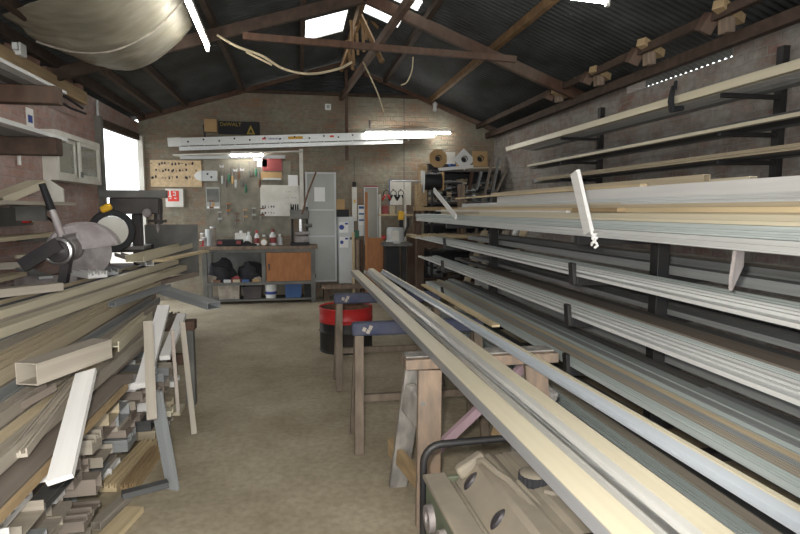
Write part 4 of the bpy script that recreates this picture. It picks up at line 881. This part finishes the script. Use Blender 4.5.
for i in range(7):
    a = face(210+i*8.5, 212+rg.uniform(-6, 8), 9.767); m = M[rg.choice(('rust', 'card', 'greysteel', 'orangewood', 'glasspanel'))]
    t = thing('hanging_clamp', 'dusty clamp hanging low on the grey backing board, %s along the lower row' % ORD[i+1], 'clamp', a, 0, 'clamps in the lower row'); rod('bar', M['machine'], t, [(0, 0, -.1), (0, 0, .1)], .008, 6); bx('jaw', m, t, (.025, 0, .09), (.07, .02, .022)); bx('jaw', m, t, (.025, 0, -.02), (.07, .02, .03))
# pinned sheets, whiteboard
o = panel('whiteboard', M['whitep'], 260, 185, 300, 216, 'dirty whiteboard with scribbles above the workbench press', 'whiteboard', 9.768, .02); marks(o, (-.30, -.05, -.26, -.05), 1, M['ink'], .03, 8, .0115, 2); marks(o, (.1, .28, -.1, .2), 1, M['glasspanel'], .02, 9, .0115, 3)
panel('pinned_sheet', M['darkred'], 262, 158, 282, 171, 'dark red printed sheet pinned above the whiteboard', 'notice', 9.7685); panel('pinned_sheet', M['card'], 261, 172, 282, 180, 'pale brown printed sheet pinned between the dark red sheet and the whiteboard', 'notice', 9.7685)
panel('pinned_sheet', M['paper'], 257, 159, 267, 167, 'small white paper pinned beside the lit tube', 'notice', 9.7685); panel('pinned_sheet', M['paper'], 288, 175, 298, 186, 'white paper pinned at the upper corner of the whiteboard', 'notice', 9.747); panel('metal_rail', M['cabinet'], 263, 178, 281, 180, 'thin pale rail under the pinned red sheet', 'rail', 9.763, .03)

# ---------------------------------------------------------------- workbench
t = thing('workbench', 'dark steel framed workbench with one orange door against the back wall', 'workbench', (-.615, 9.12, 0)); hw, dp = .875, .50
bx('worktop', M['oldwood'], t, (.0, dp/2-.02, .905), (2*hw+.08, dp+.05, .05), None, .004)
for sx in (-1, 1):
    for y in (.03, dp-.03): bx('leg', M['greysteel'], t, (sx*(hw-.035), y, .44), (.07, .06, .88))
for z in (.855, .335): bx('front_rail', M['greysteel'], t, (0, .015, z), (2*hw-.14, .03, .05))
bx('divider', M['greysteel'], t, (.06, .03, .595), (.06, .05, .47)); bx('middle_shelf', M['greysteel'], t, (0, dp/2, .325), (2*hw-.14, dp-.12, .03)); bx('back_panel', M['greysteel'], t, (-.02, dp-.02, .6), (2*hw-.2, .015, .5))
bx('lower_shelf', M['greysteel'], t, (0, dp/2, .06), (2*hw-.14, dp-.1, .03))
d = bx('door', M['orangewood'], t, (.455, .0, .595), (.70, .022, .46), None, .003); bx('handle', M['blacksteel'], d, (-.31, -.018, 0), (.02, .02, .10))
def lump(name, m, c, d, label, cat, seed, n=14):
    "an irregular bag or heap of cloth"
    rg = random.Random(seed); mb = MB(); bmesh.ops.create_icosphere(mb.bm, subdivisions=3, radius=1)
    ph = [rg.uniform(0, 6) for _ in range(6)]
    for v in mb.bm.verts:
        x, y, z = v.co; k = 1+.14*math.sin(4*x+ph[0])*math.cos(5*y+ph[1])+.10*math.sin(9*z+ph[2]+3*x)+.05*math.sin(15*y+ph[3]); z = max(z*k, -.55)
        v.co = (x*k*d[0]/2, y*k*d[1]/2, (z+.55)*d[2]/1.55)
    for f in mb.bm.faces: f.smooth = True
    return single(name, mb, m, label, cat, loc=c)
WB = Vector((-.615, 9.12, 0))
lump('tool_bag', M['cloth'], (-1.22, 9.33, .342), (.42, .30, .36), 'black cloth bag stuffed in the open bay of the workbench', 'bag', 1); lump('work_coat', M['cloth'], (-.77, 9.35, .345), (.38, .30, .32), 'dark bundled coat beside the black bag in the workbench bay', 'clothing', 2)
lump('rag', M['rag'], (-1.37, 9.215, .342), (.22, .09, .14), 'pale rag hanging out of the workbench bay', 'rag', 3); lump('rag', M['rag'], (-.66, 9.24, .342), (.16, .08, .10), 'small pale rag by the divider of the workbench bay', 'rag', 4); lump('rag', M['darkred'], (-1.0, 9.24, .342), (.16, .07, .10), 'dark red rag between the two bundles in the workbench', 'rag', 5)
def crate(name, m, px0, px1, h, label, cat, d=.3, y=9.2, z=.077, taper=.0):
    a, b = at(px0, 300, Y=y), at(px1, 300, Y=y); w_ = b.x-a.x
    t = thing(name, label, cat, ((a.x+b.x)/2, y+d/2, z)); mb = MB(); o_ = [(-w_/2, -d/2), (w_/2, -d/2), (w_/2, d/2), (-w_/2, d/2)]
    def rg_(s, zz): return [mb.bm.verts.new((x*s, y_*s, zz)) for x, y_ in o_]
    A, B, C_, D = rg_(.92, 0), rg_(1, h), rg_(.93, h), rg_(.86, .02)
    for P, Q_ in ((A, B), (B, C_), (C_, D)):
        for k in range(4): mb.face([P[k], P[(k+1) % 4], Q_[(k+1) % 4], Q_[k]])
    mb.face(A); mb.face(D); mb.build('body', m, t)
    mb = MB()
    for s in (-1, 1): mb.box((0, s*(d/2+.006), h-.02), (w_+.02, .012, .035)); mb.box((s*(w_/2+.004), 0, h-.02), (.012, d, .035))
    mb.build('rim', m, t); return t
crate('crate', M['rag'], 218, 240, .26, 'beige box full of scraps on the lower shelf of the workbench', 'box'); 
for i in range(5): a = at(221+4*i, 292, Y=9.32); single('scrap_piece', MB().box((0, 0, .05), (.05, .08, .16)), M[('rust', 'wood', 'cabinet', 'bronze', 'tan')[i]], '%s scrap sticking out of the beige box under the workbench' % ('rusty', 'wooden', 'pale grey', 'bronze', 'tan')[i], 'scrap', loc=(a.x, 9.32+.02*i, .28), rot=(.2*i-.4, .5-.25*i, .3*i))
a = at(271, 300, Y=9.25); t = thing('bucket', 'white plastic bucket under the orange workbench door', 'bucket', (a.x, 9.27, .077)); MB().lathe([(0, .0), (.085, 0), (.10, .25), (.106, .25), (.106, .27), (.09, .27), (.085, .02), (0, .02)]).build('body', M['whiteplastic'], t); MB().lathe([(0, .29), (.10, .285), (.112, .275), (.112, .262), (0, .262)]).build('lid', M['whiteplastic'], t)
MB().lathe([(.0885, .06), (.0925, .10), (.0925, .11), (.0875, .06)]).build('blue_band', M['blueink'], t)
crate('crate', M['bluebin'], 285, 302, .28, 'blue plastic crate under the orange workbench door', 'crate'); crate('bin', M['blackbox'], 304, 316, .36, 'black bin beside the blue crate under the workbench', 'bin', .26)
crate('crate', M['machine_dark'], 243, 262, .2, 'dark crate behind the white bucket under the workbench', 'crate', .28)
rg = random.Random(44)
for i, (x, m, nm) in enumerate(((-1.28, 'rust', 'rusty'), (-1.12, 'cabinet', 'pale grey'), (-.98, 'tan', 'tan'), (-.84, 'bluebin', 'blue'), (-.68, 'card', 'brown'))):
    single('small_part_box', MB().box((0, 0, .03), (.11, .05, .06)), M[m], 'small %s box lying at the front of the open workbench bay' % nm, 'box', loc=(x, 9.145 if i % 2 else 9.15, .342), rot=(0, 0, 0), bev=.003)
# things on the worktop
BZ = .931
def bottle(px, y, h, r, m, lab, cap='whiteplastic', kind='bottle', band=None):
    a = at(px, 243, Y=y); t = thing(kind, lab, 'bottle', (a.x, y, BZ))
    MB().lathe([(0, 0), (r, 0), (r, h*.62), (r*.45, h*.78), (r*.4, h*.86), (0, h*.86)], n=14).build('body', M[m], t); MB().lathe([(r*.5, h*.83), (r*.5, h), (0, h)], n=12).build('cap', M[cap], t)
    if band: MB().lathe([(r*1.02, h*.15), (r*1.02, h*.5)], n=14).build('paper_wrap', M[band], t)
bottle(249, 9.35, .22, .045, 'whiteplastic', 'white bottle beside the pale jug on the workbench'); bottle(257, 9.3, .24, .038, 'whiteplastic', 'slim white bottle with a red band on the workbench', 'red', band='darkred'); bottle(264, 9.35, .17, .05, 'rag', 'squat beige bottle behind the small round tin on the workbench', band='paper'); bottle(273, 9.3, .26, .052, 'whiteplastic', 'tall white bottle with a red label and dark cap on the workbench', 'darkred', band='darkred'); bottle(280, 9.35, .18, .04, 'cabinet', 'grey bottle closest to the press on the workbench')
a = at(264, 241, Y=9.22); t = thing('tin', 'small round tin lying on its side with its pale lid showing', 'tin', (a.x, 9.23, BZ+.056)); MB().lathe([(0, .05), (.055, .05), (.055, -.04), (0, -.04)], Matrix.Rotation(R(90), 4, 'X')).build('body', M['card'], t); MB().lathe([(0, .056), (.045, .056), (.045, .045)], Matrix.Rotation(R(90), 4, 'X')).build('lid', M['paper'], t)
a, b = at(235, 229, Y=9.45), at(247, 240, Y=9.45); t = thing('jug', 'pale square jug at the back of the workbench', 'jug', ((a.x+b.x)/2, 9.46, BZ)); bx('body', M['whitep'], t, (0, 0, .10), (.19, .12, .20), None, .02); MB().lathe([(.03, .2), (.025, .235), (0, .235)], n=12).build('cap', M['whiteplastic'], t)
a, b = at(217, 238, Y=9.25), at(243, 246, Y=9.25); t = thing('tool_case', 'black tool case with red ends lying on the workbench', 'tool case', ((a.x+b.x)/2, 9.25, BZ)); w_ = b.x-a.x; bx('body', M['blackbox'], t, (0, 0, .05), (w_, .2, .10), None, .012)
for s in (-1, 1): bx('latch', M['darkred'], t, (s*w_*.36, -.104, .06), (.07, .012, .05))
bx('handle', M['rubber'], t, (0, -.106, .075), (.14, .015, .025)); a = at(249, 244, Y=9.2); single('plane_tool', MB().prism([(-.10, 0), (.12, 0), (.12, .03), (.04, .04), (.0, .075), (-.06, .08), (-.10, .03)], -.03, .03), M['blackbox'], 'black hand plane beside the tool case on the workbench', 'tool', loc=(a.x, 9.2, BZ), bev=.004)
for i, (px, m, h) in enumerate(((197, 'red', .10), (203, 'rag', .20), (209, 'cabinet', .26), (213, 'rag', .30), (206, 'machine', .14))):
    a = at(px, 246, Y=9.3+.05*(i % 2)); t = thing('paint_tin', '%s dusty tin at the drill end of the workbench' % ('low red', 'beige', 'pale grey', 'tall beige', 'short dark')[i], 'tin', (max(a.x, -1.5), 9.3+.12*(i % 2), BZ)); MB().lathe([(0, 0), (.05, 0), (.05, h), (.044, h), (.044, h-.01), (0, h-.01)], n=16).build('body', M[m], t); MB().lathe([(.052, h-.012), (.054, h-.004), (.052, h+.002), (.046, h)], n=16).build('rim', M['chrome'], t)
# bench press with long lever
a = at(300, 245, Y=9.15); X0 = a.x
t = thing('punch_press', 'grey hand press with a long slanted lever at the end of the workbench', 'press', (X0, 9.22, BZ))
bx('base', M['blackbox'], t, (0, 0, .025), (.30, .2, .05), None, .006); bx('die_block', M['machine'], t, (.03, 0, .10), (.22, .14, .10), None, .006); bx('punch_plate', M['machine'], t, (.04, -.01, .20), (.24, .14, .05), None, .005)
for x in (-.12, .12): rod('guide_post', M['blacksteel'], t, [(x, .06, .05), (x, .06, .62)], .018)
bx('head', M['greysteel'], t, (0, .02, .50), (.30, .16, .15), None, .008); rod('ram', M['chrome'], t, [(.02, 0, .45), (.02, 0, .22)], .03); rod('lever', M['rust'], t, [(.04, -.08, .50), (.13, -.08, .82), (.27, -.08, 1.17)], .014)
for i in range(4): rod('spare_punch', M['blackbox'], t, [(-.13+.035*i, .03, .57), (-.13+.035*i, .03, .66)], .012, 8)
rod('side_screw', M['greysteel'], t, [(.08, -.03, .32), (.2, -.03, .32)], .03)

# ---------------------------------------------------------------- leaning panels, cabinet and boards
def framed(name, fm, pm, x0, y0, x1, y1, Y, label, cat, rails=(), lean=0, fr=.03, z0=None):
    a, b = at(x0, y0, Y=Y), at(x1, y1, Y=Y); zb = b.z if z0 is None else z0; w_, h_ = b.x-a.x, a.z-zb
    t = thing(name, label, cat, ((a.x+b.x)/2, Y, zb), rot=(R(lean), 0, 0)); bx('panel', pm, t, (0, 0, h_/2), (w_-.01, .02, h_-.01)); mb = MB()
    for s in (-1, 1): mb.box((s*(w_/2-fr/2), 0, h_/2), (fr, .035, h_))
    for z in (fr/2, h_-fr/2)+tuple(r*h_ for r in rails): mb.box((0, -.002, z), (w_-2*fr+.004, .035, fr*.8))
    mb.build('frame', fm, t); return t, w_, h_
t, w_, h_ = framed('frosted_panel', M['cabinet'], M['glasspanel'], 305, 172, 337, 277, 9.66, 'tall frosted grey panel door leaning on the wall with a white paper stuck on it', 'panel', (.42, .66), 0, .03, .27)
bx('stuck_paper', M['paper'], t, (-.02, -.022, h_*.80), (.18, .006, .24))
t = thing('timber_plinth', 'low timber plinth under the frosted panel door and grey cabinet', 'plinth', (.76, 9.48, 0)); bx('top', M['oldwood'], t, (0, 0, .23), (.82, .44, .07)); 
for s in (-1, 1): bx('leg', M['redwood'], t, (s*.32, .0, .0975), (.08, .3, .195))
a, b = at(337, 217, Y=9.38), at(353, 270, Y=9.38); w_, h_ = b.x-a.x, a.z-.267
t = thing('cabinet', 'pale grey metal cabinet with two blue printed stickers beside the frosted panel', 'cabinet', ((a.x+b.x)/2+.02, 9.56, .267)); bx('body', M['cabinet'], t, (0, 0, h_/2), (w_, .36, h_), None, .006); bx('door', M['cabinet'], t, (-.035, -.186, h_/2), (w_-.08, .012, h_-.04), None, .003)
for z, r in ((h_-.17, .042), (h_-.42, .03)):
    s = bx('sticker', M['paper'], t, (-.04, -.1945, z), (.15, .004, .18)); mb = MB(); mb.lathe([(0, 0), (r, 0), (r, .004), (0, .004)], Matrix.Translation((-.035, -.003, 0)) @ Matrix.Rotation(R(90), 4, 'X')); mb.build('blue_dot', M['blueink'], s); mb = MB(); mb.box((.045, -.0035, .06), (.05, .004, .03)); mb.build('blue_stripe', M['blueink'], s)
bx('handle', M['blacksteel'], t, (w_/2-.05, -.196, h_*.68), (.03, .02, .04))
a, b = at(337, 211, Y=9.4), at(349, 217, Y=9.4); CT = .267+h_
single('black_box', MB().box((0, 0, .06), (b.x-a.x, .2, .12)), M['blackbox'], 'black box standing on top of the pale grey cabinet', 'box', loc=((a.x+b.x)/2, 9.5, CT+.001), bev=.003)
a, b = at(336, 199, Y=9.45), at(344, 210, Y=9.45); single('cardboard_box', MB().box((0, 0, .085), (b.x-a.x, .16, .17)), M['card'], 'brown cardboard box stacked on the black box above the cabinet', 'box', loc=((a.x+b.x)/2+.01, 9.5, CT+.123), bev=.003)
a, b = at(352, 187, Y=9.78), at(357, 221, Y=9.78); t = thing('spirit_level', 'long pale spirit level hanging on the wall between the cabinet and posters', 'spirit level', ((a.x+b.x)/2, 9.783, (a.z+b.z)/2)); hh = a.z-b.z
bx('body', M['whitep'], t, (0, 0, 0), (b.x-a.x, .03, hh)); bx('vial', M['yellow'], t, (0, -.017, .05), (.03, .006, .06)); bx('end_cap', M['blackbox'], t, (0, 0, hh/2+.045), (.06, .04, .09), None, .006); rod('hanging_cord', M['ink'], t, [(0, 0, hh/2+.09), (0, .02, hh/2+.55)], .004, 5)
mb = MB(); mb.box((0, 0, 0), (.14, .05, .12)); single('green_box', mb, M['green'], 'small green box beside the cabinet below the spirit level', 'box', loc=at(355, 234, Y=9.66), bev=.005)
panel('white_switch', M['whiteplastic'], 359, 225, 364, 236, 'white rocker switch plate under the blue poster', 'switch', 9.784, .03)
for i, (x0, x1, y0, y1, m, lab) in enumerate(((352, 355, 232, 283, 'palewood', 'pale timber upright standing next to the cabinet'), (356, 360, 240, 286, 'oldwood', 'weathered timber upright beside the pale one'), (361, 364, 240, 287, 'redwood', 'dark reddish timber upright beside the orange door panel'))):
    a, b = at(x0, y0, Y=9.3), at(x1, y1, Y=9.3); single('timber_post', MB().box((0, 0, a.z/2), (b.x-a.x, .05, a.z)), M[m], lab, 'timber', loc=((a.x+b.x)/2, 9.33+.05*i, 0), bev=.003)
t = thing('poster', 'blue and white poster behind the orange door panel', 'poster', at(364, 219, Y=9.795)); bx('sheet', M['paper'], t, (0, 0, 0), (.20, .006, .48))
for z, hgt in ((.20, .07), (.09, .05), (-.02, .05), (-.13, .06)): bx('blue_stripe', M['bluebin'], t, (0, -.005, z), (.18, .004, hgt*.6))
bx('red_stripe', M['darkred'], t, (0, -.005, -.2), (.16, .004, .04))
t, w_, h_ = framed('glass_sheet', M['cabinet'], M['glass'], 364, 187, 378, 236, 9.60, 'sheet of greenish glass standing behind the orange door panel', 'glass', (), -1, .014, .9); bx('red_edge', M['darkred'], t, (0, 0, h_+.012), (w_, .03, .022))
bx('support', M['oldwood'], t, (0, .02, -.45), (.3, .04, .89))
a, b = at(371, 238, Y=9.15), at(384, 290, Y=9.15); single('door_panel', MB().box((0, 0, a.z/2), (b.x-a.x+.06, .04, a.z)), M['orangewood'], 'orange plywood door panel standing upright beside the grinder stand', 'panel', loc=((a.x+b.x)/2-.03, 9.2, 0), bev=.003)
a = at(366.5, 192, Y=9.1); single('timber_lath', MB().box((0, 0, a.z/2), (.05, .03, a.z)), M['orangewood'], 'tall orange timber lath standing against the glass sheet', 'timber', loc=(a.x, 9.12, 0), bev=.003)

# peg board with ear defenders
o = panel('peg_board', M['whitep'], 389, 180, 411, 205, 'white board with a blue edge behind the hanging ear defenders', 'board', 9.789, .02); bx('blue_edge', M['bluebin'], o, (-.19, -.003, 0), (.014, .022, .44)); bx('blue_edge', M['bluebin'], o, (0, -.003, .215), (.38, .022, .014))
for i, (px, m, cm) in enumerate(((386.5, 'red', 'red'), (393.5, 'rubber', 'black'), (401, 'rubber', 'black'))):
    a = at(px, 190, Y=9.62); t = thing('ear_defenders', ('red ear defenders hanging in front of the white board', 'black ear defenders hanging next to the red pair', 'black ear defenders hanging furthest from the red pair')[i].replace('furthest', 'two places'), 'ear defenders', a)
    MB().tube([(-.05, 0, -.10), (-.045, 0, -.03), (0, 0, 0), (.045, 0, -.03), (.05, 0, -.10)], .008, 6).build('headband', M['blackbox'], t)
    for s in (-1, 1): MB().lathe([(0, .02), (.04, .018), (.05, -.01), (0, -.02)], Matrix.Translation((s*.045, 0, -.13)) @ Matrix.Rotation(s*R(60), 4, 'Y') @ Matrix.Diagonal((1.25, 1, 1, 1)), 16).build('cup', M[m], t)
    bx('hook', M['greysteel'], t, (0, .05, .012), (.012, .1, .012))
# grinder stand
a = at(398, 243, Y=8.7); gx = a.x; gz = a.z
t = thing('machine_stand', 'black steel stand under the white bench machine by the door panel', 'stand', (gx, 8.85, 0)); bx('top', M['greysteel'], t, (0, 0, gz-.03), (.46, .34, .04)); bx('cabinet', M['blackbox'], t, (-.08, .02, gz/2-.03), (.22, .28, gz-.07), None, .006); bx('column', M['blacksteel'], t, (.12, 0, gz/2-.03), (.07, .07, gz-.07)); bx('foot', M['blacksteel'], t, (.02, 0, .01), (.40, .3, .02))
t = thing('grinder', 'white drum shaped bench machine on the black stand', 'machine', (gx-.02, 8.83, gz-.009)); MB().lathe([(0, 0), (.15, 0), (.155, .03), (.14, .05), (.14, .22), (.12, .25), (0, .25)], n=28).build('drum', M['cabinet'], t); bx('base_plate', M['greysteel'], t, (0, 0, .012), (.40, .28, .024), None, .004); bx('side_plate', M['whitep'], t, (-.03, -.145, .12), (.12, .012, .16)); rod('side_arm', M['blacksteel'], t, [(.14, 0, .1), (.2, -.02, .28), (.2, -.02, .4)], .02)
bx('red_button', M['red'], t, (-.2, -.08, .10), (.06, .05, .06), None, .01)
t = thing('cordless_drill', 'yellow topped tool standing on the white bench machine', 'tool', (at(401, 222, Y=8.83).x, 8.83, gz+.242)); bx('body', M['yellow'], t, (0, 0, .19), (.085, .10, .14), None, .01); bx('grip', M['blackbox'], t, (0, 0, .06), (.06, .06, .12), None, .01)
a, b = at(380, 215, Y=9.3), at(420, 216, Y=9.3); t = thing('plank_shelf', 'thin pale plank spanning behind the yellow topped tool', 'shelf', ((a.x+b.x)/2, 9.5, a.z)); bx('board', M['palewood'], t, (0, 0, 0), (b.x-a.x, .3, .03)); 
for s in (-1, 1): bx('upright', M['whitep'], t, (s*.22-.1, .05, -.1), (.03, .2, .9))
for i, (px, m, nm) in enumerate(((385, 'darkred', 'dark red'), (392, 'tan', 'tan'), (399, 'rag', 'beige'))):
    q_ = at(px, 214, Y=9.5); bx_ = single('small_carton', MB().box((0, 0, .07), (.10, .10, .14)), M[m], '%s carton on the thin pale plank below the ear defenders' % nm, 'box', loc=(q_.x, 9.5, a.z+.016), bev=.003)
# wooden table and post
a = at(437, 236, Y=8.4); t = thing('wood_table', 'rough reddish wooden table with a pale top behind the storage rack', 'table', (a.x+.35, 8.75, 0)); TZ = at(437, 236, Y=8.3).z; hw = .70
bx('top', M['palewood'], t, (0, 0, TZ-.02), (2*hw, .8, .04), None, .003)
for s in (-1, 1):
    for y in (-.34, .34): bx('leg', M['redwood'], t, (s*(hw-.08), y, (TZ-.04)/2), (.11, .09, TZ-.04))
bx('apron', M['redwood'], t, (0, -.36, TZ-.12), (2*hw-.27, .03, .14)); bx('lower_shelf', M['redwood'], t, (0, 0, .35), (2*hw-.28, .6, .03))
# spool stand
SY = 8.9; a = at(415, 207, Y=SY); b = at(464, 207, Y=SY); zf = a.z-.03
t = thing('spool_stand', 'wooden frame carrying a spool of black rubber on a steel rod', 'stand', ((a.x+b.x)/2, SY, TZ)); w_ = b.x-a.x; fz = zf-TZ
bx('base_beam', M['wood'], t, (0, -.12, fz+.0), (w_, .05, .06)); bx('base_beam', M['wood'], t, (0, .12, fz+.0), (w_, .05, .06))
for s in (-1, 1):
    for y in (-.12, .12): bx('support_leg', M['redwood'], t, (s*(w_/2-.04), y, fz/2-.015), (.07, .05, fz-.03))
    bx('side_plate', M['oldwood' if s > 0 else 'wood'], t, (s*(w_/2-.05), 0, fz+.21), (.07, .2, .36))
bx('tall_board', M['wood'], t, (-w_/2+.15, .09, fz+.38), (.14, .02, .66))
a2, b2 = at(392, 181, Y=SY), at(462, 181, Y=SY); rz_ = a2.z-TZ; cx_ = (a.x+b.x)/2
rod('axle', M['chrome'], t, [(a2.x-cx_, 0, rz_), (b2.x-cx_, 0, rz_)], .014)
s0, s1 = at(423, 181, Y=SY).x-cx_, at(441, 181, Y=SY).x-cx_
t2 = thing('spool', 'white flanged spool wound with black rubber on the wooden stand', 'spool', (cx_, SY, TZ+rz_)); QY = Matrix.Rotation(R(90), 4, 'Y')
MB().lathe([(.02, 0), (.135, 0), (.14, .01), (.14, s1-s0-.02), (.135, s1-s0-.01), (.02, s1-s0-.01)], Matrix.Translation((s0, 0, 0)) @ QY, 32).build('rubber_winding', M['rubber'], t2)
bx('flange', M['whiteplastic'], t2, (s0-.014, 0, 0), (.02, .31, .34), (R(6), 0, 0)); bx('flange', M['card'], t2, (s1+.004, 0, 0), (.02, .30, .30))
# long dark shelf rack with offcuts, discs on top
x0, x1 = at(430, 200, Y=9.3).x, 3.42; zt_ = at(450, 170, Y=9.3).z
t = thing('offcut_rack', 'dark open steel shelving crammed with short offcuts against the back wall', 'shelving', ((x0+x1)/2, 9.45, 0)); w_ = x1-x0
for s in (-1, 1):
    for y in (-.22, .26): bx('post', M['blacksteel'], t, (s*(w_/2-.02), y, zt_/2), (.04, .04, zt_))
lv = [.35, .8, 1.25, 1.62, zt_-.02]
for z in lv: bx('shelf_board', M['machine_dark'], t, (0, .02, z), (w_-.004, .50, .03))
bx('back_sheet', M['blackbox'], t, (0, .28, zt_/2), (w_, .02, zt_))
rg = random.Random(31); cnt = 0
for li in range(4):
    z0 = lv[li]+.0165; gap = lv[li+1]-lv[li]-.035; x = x0+.05; ci = 0
    while x < x1-.14:
        zz = z0; ci += 1; ri = 0; wd = rg.uniform(.07, .11)
        while zz < z0+gap*rg.uniform(.55, .95)-.06:
            h = rg.uniform(.035, .055); ri += 1
            k, m = rg.choice(('chan', 'rib', 'box', 'hsec')), rg.choice(('dark', 'grey', 'bronze', 'taupe', 'silver_green', 'dark', 'tan'))
            bar(k, m, round(wd-.008, 2), round(h, 2), .42, (x+wd/2, 9.25+rg.uniform(-.02, .03), zz), 'short %s, %s up, %s column, %s shelf of the dark rack' % (what(k, m).replace(' profile', ''), ORD[ri], ORD[ci], ORD[li+1]), group='offcuts on the dark shelving'); zz += round(h, 2)+.002
        x += wd
def disc_plate(px, py, m, shape, lab, rot=0, r=.17, Y=9.25):
    c = at(px, py, Y=Y); n = {'oct': 8, 'dia': 4, 'sq': 4}[shape]; ph = {'oct': math.pi/8, 'dia': 0, 'sq': math.pi/4}[shape]
    t = thing('spool_flange', lab, 'spool flange', c, rot=(R(-8), R(rot), 0)); N_ = 32; outer = []; hole = []
    for k in range(N_):
        a = 2*math.pi*k/N_; sec = 2*math.pi/n; d = ((a-ph) % sec)-sec/2; rr = r*math.cos(sec/2)/math.cos(d); outer.append((rr*math.cos(a), rr*math.sin(a))); hole.append((.042*math.cos(a), .042*math.sin(a)))
    MB().prism(outer, -.008, .008, hole=hole).build('plate', M[m], t); MB().lathe([(.043, -.012), (.052, -.012), (.052, .05), (.043, .05)], Matrix.Rotation(R(90), 4, 'X')).build('hub', M['blackbox'], t); MB().lathe([(0, .0), (.043, 0)], Matrix.Translation((0, .04, 0)) @ Matrix.Rotation(R(90), 4, 'X')).build('hub_back', M['blackbox'], t)
disc_plate(438, 158.5, 'card', 'oct', 'brown eight-sided cardboard flange with a round hole on the shelving', 0, .165, 9.35); disc_plate(464, 159.5, 'whiteplastic', 'dia', 'white square flange standing on its corner between the brown ones', 0, .19); disc_plate(480, 159, 'card', 'sq', 'brown square cardboard flange with a round hole at the end of the shelf', 0, .185)
px_piece('chan', 'white', .06, .05, (439, 171, dict(Y=9.2)), (473, 168, dict(Y=9.2)), 'white channel lying on the shelving in front of the cardboard flanges'); px_piece('flat', 'cream', .05, .02, (473, 168.5, dict(Y=9.28)), (500, 168, dict(Y=9.28)), 'pale strip lying along the shelf edge below the square flange')
for i, (px, m, w_) in enumerate(((433, 'blackbox', .12), (443, 'machine_dark', .2), (453, 'bluebin', .12), (459, 'card', .10))): a = at(px, 167, Y=9.4); single('carton', MB().box((0, 0, .06), (w_, .16, .12)), M[m], '%s box lying low behind the flanges on the dark shelving' % ('small black', 'wide dark', 'dark blue', 'brown')[i], 'box', loc=(a.x, 9.55, zt_-.004), rot=(0, 0, .2*i), bev=.003)
panel('white_card', M['whitep'], 446, 152, 455, 169, 'white card lying behind the eight-sided flange', 'card', 9.60)
# leaning offcuts at the end of the rack
rg = random.Random(8)
LE = [((486, 192), (494, 157)), ((494, 188), (500, 158)), ((497, 192), (507, 170)), ((470, 190), (473, 172)), ((477, 190), (482, 172))]
for i, (a, b) in enumerate(LE):
    if i < 2: a = (a[0]-(b[0]-a[0])*3.4, a[1]-(b[1]-a[1])*3.4)
    m = ('bronze', 'grey', 'taupe', 'redwood', 'grey', 'dark', 'bronze')[i]
    px_piece(('chan', 'rib', 'box', 'flat', 'box', 'hsec', 'flat')[i], m, .06, .03, (*a, dict(Y=9.17)), (*b, dict(Y=9.19)), '%s offcut leaning behind the loaded top arm, %s from the back wall shelving' % (CN[m], ORD[i+1]))
for i, (x, m, k, wd) in enumerate(((2.12, 'tan', 'fine', .12), (2.30, 'cream', 'flat', .08), (2.46, 'taupe', 'rib', .12), (2.62, 'silver', 'box', .08), (2.76, 'palewood', 'flat', .12))):
    piece(k, m, wd, .03, (x, 7.42+.03*i, .02), (x+.50, 7.62+.03*i, 1.20), '%s leaning behind the back rack post, %s from the aisle' % (what(k, m), ORD[i+1]))
# ---------------------------------------------------------------- under the roof: cable loops and hanging laths
def hang(name, pts, r, m, lab, cat): single(name, MB().tube(spl([tuple(p) for p in pts], 8), r, 6), m, lab, cat)
hang('rope', [at(x, y, Y=6.38) for x, y in ((217, 35), (236, 46), (262, 56), (284, 69), (310, 74), (338, 69), (352, 62))], .014, M['cable'], 'pale cable sagging beneath the roof collar beam', 'cable')
hang('rope', [at(x, y, Y=6.42) for x, y in ((246, 52), (258, 58), (272, 65))], .012, M['cable'], 'short second loop of pale cable beside the sagging one', 'cable')
hang('rope', [at(x, y, Y=7.4) for x, y in ((363, 62), (370, 76), (378, 94), (384, 112))], .010, M['cable'], 'thin cord hanging down from the roof laths over the wall', 'cord')
hang('rope', [at(x, y, Y=6.44) for x, y in ((413, 57), (412, 70), (407, 82), (401, 85))], .008, M['cable'], 'thin cord looping off the collar beam', 'cord')
hang('pull_cord', [at(404, y, Y=9.5) for y in (80, 120, 150, 190)], .005, M['ink'], 'black cord hanging down past the lit wall tube', 'cord')
for i, (x0, y0, x1, y1) in enumerate(((347, 40, 353, 70), (351, 20, 354, 65), (356, 8, 358, 55), (362, 0, 364, 52), (366, -6, 366, 40), (371, 2, 378, 28), (349, 48, 350, 62))):
    a, b = at(x0, y0, Y=7.5), at(x1, y1, Y=7.55); a.z = min(a.z, RZ-.08)
    single('roof_lath', MB().beam((0, 0, 0), b-a, .035, .02, (0, 1, 0)), M['beamlight'], 'thin brown lath hanging from the roof ridge, %s in the bunch beneath the skylights' % ORD[i+1], 'lath', 'laths hanging from the ridge', loc=a)
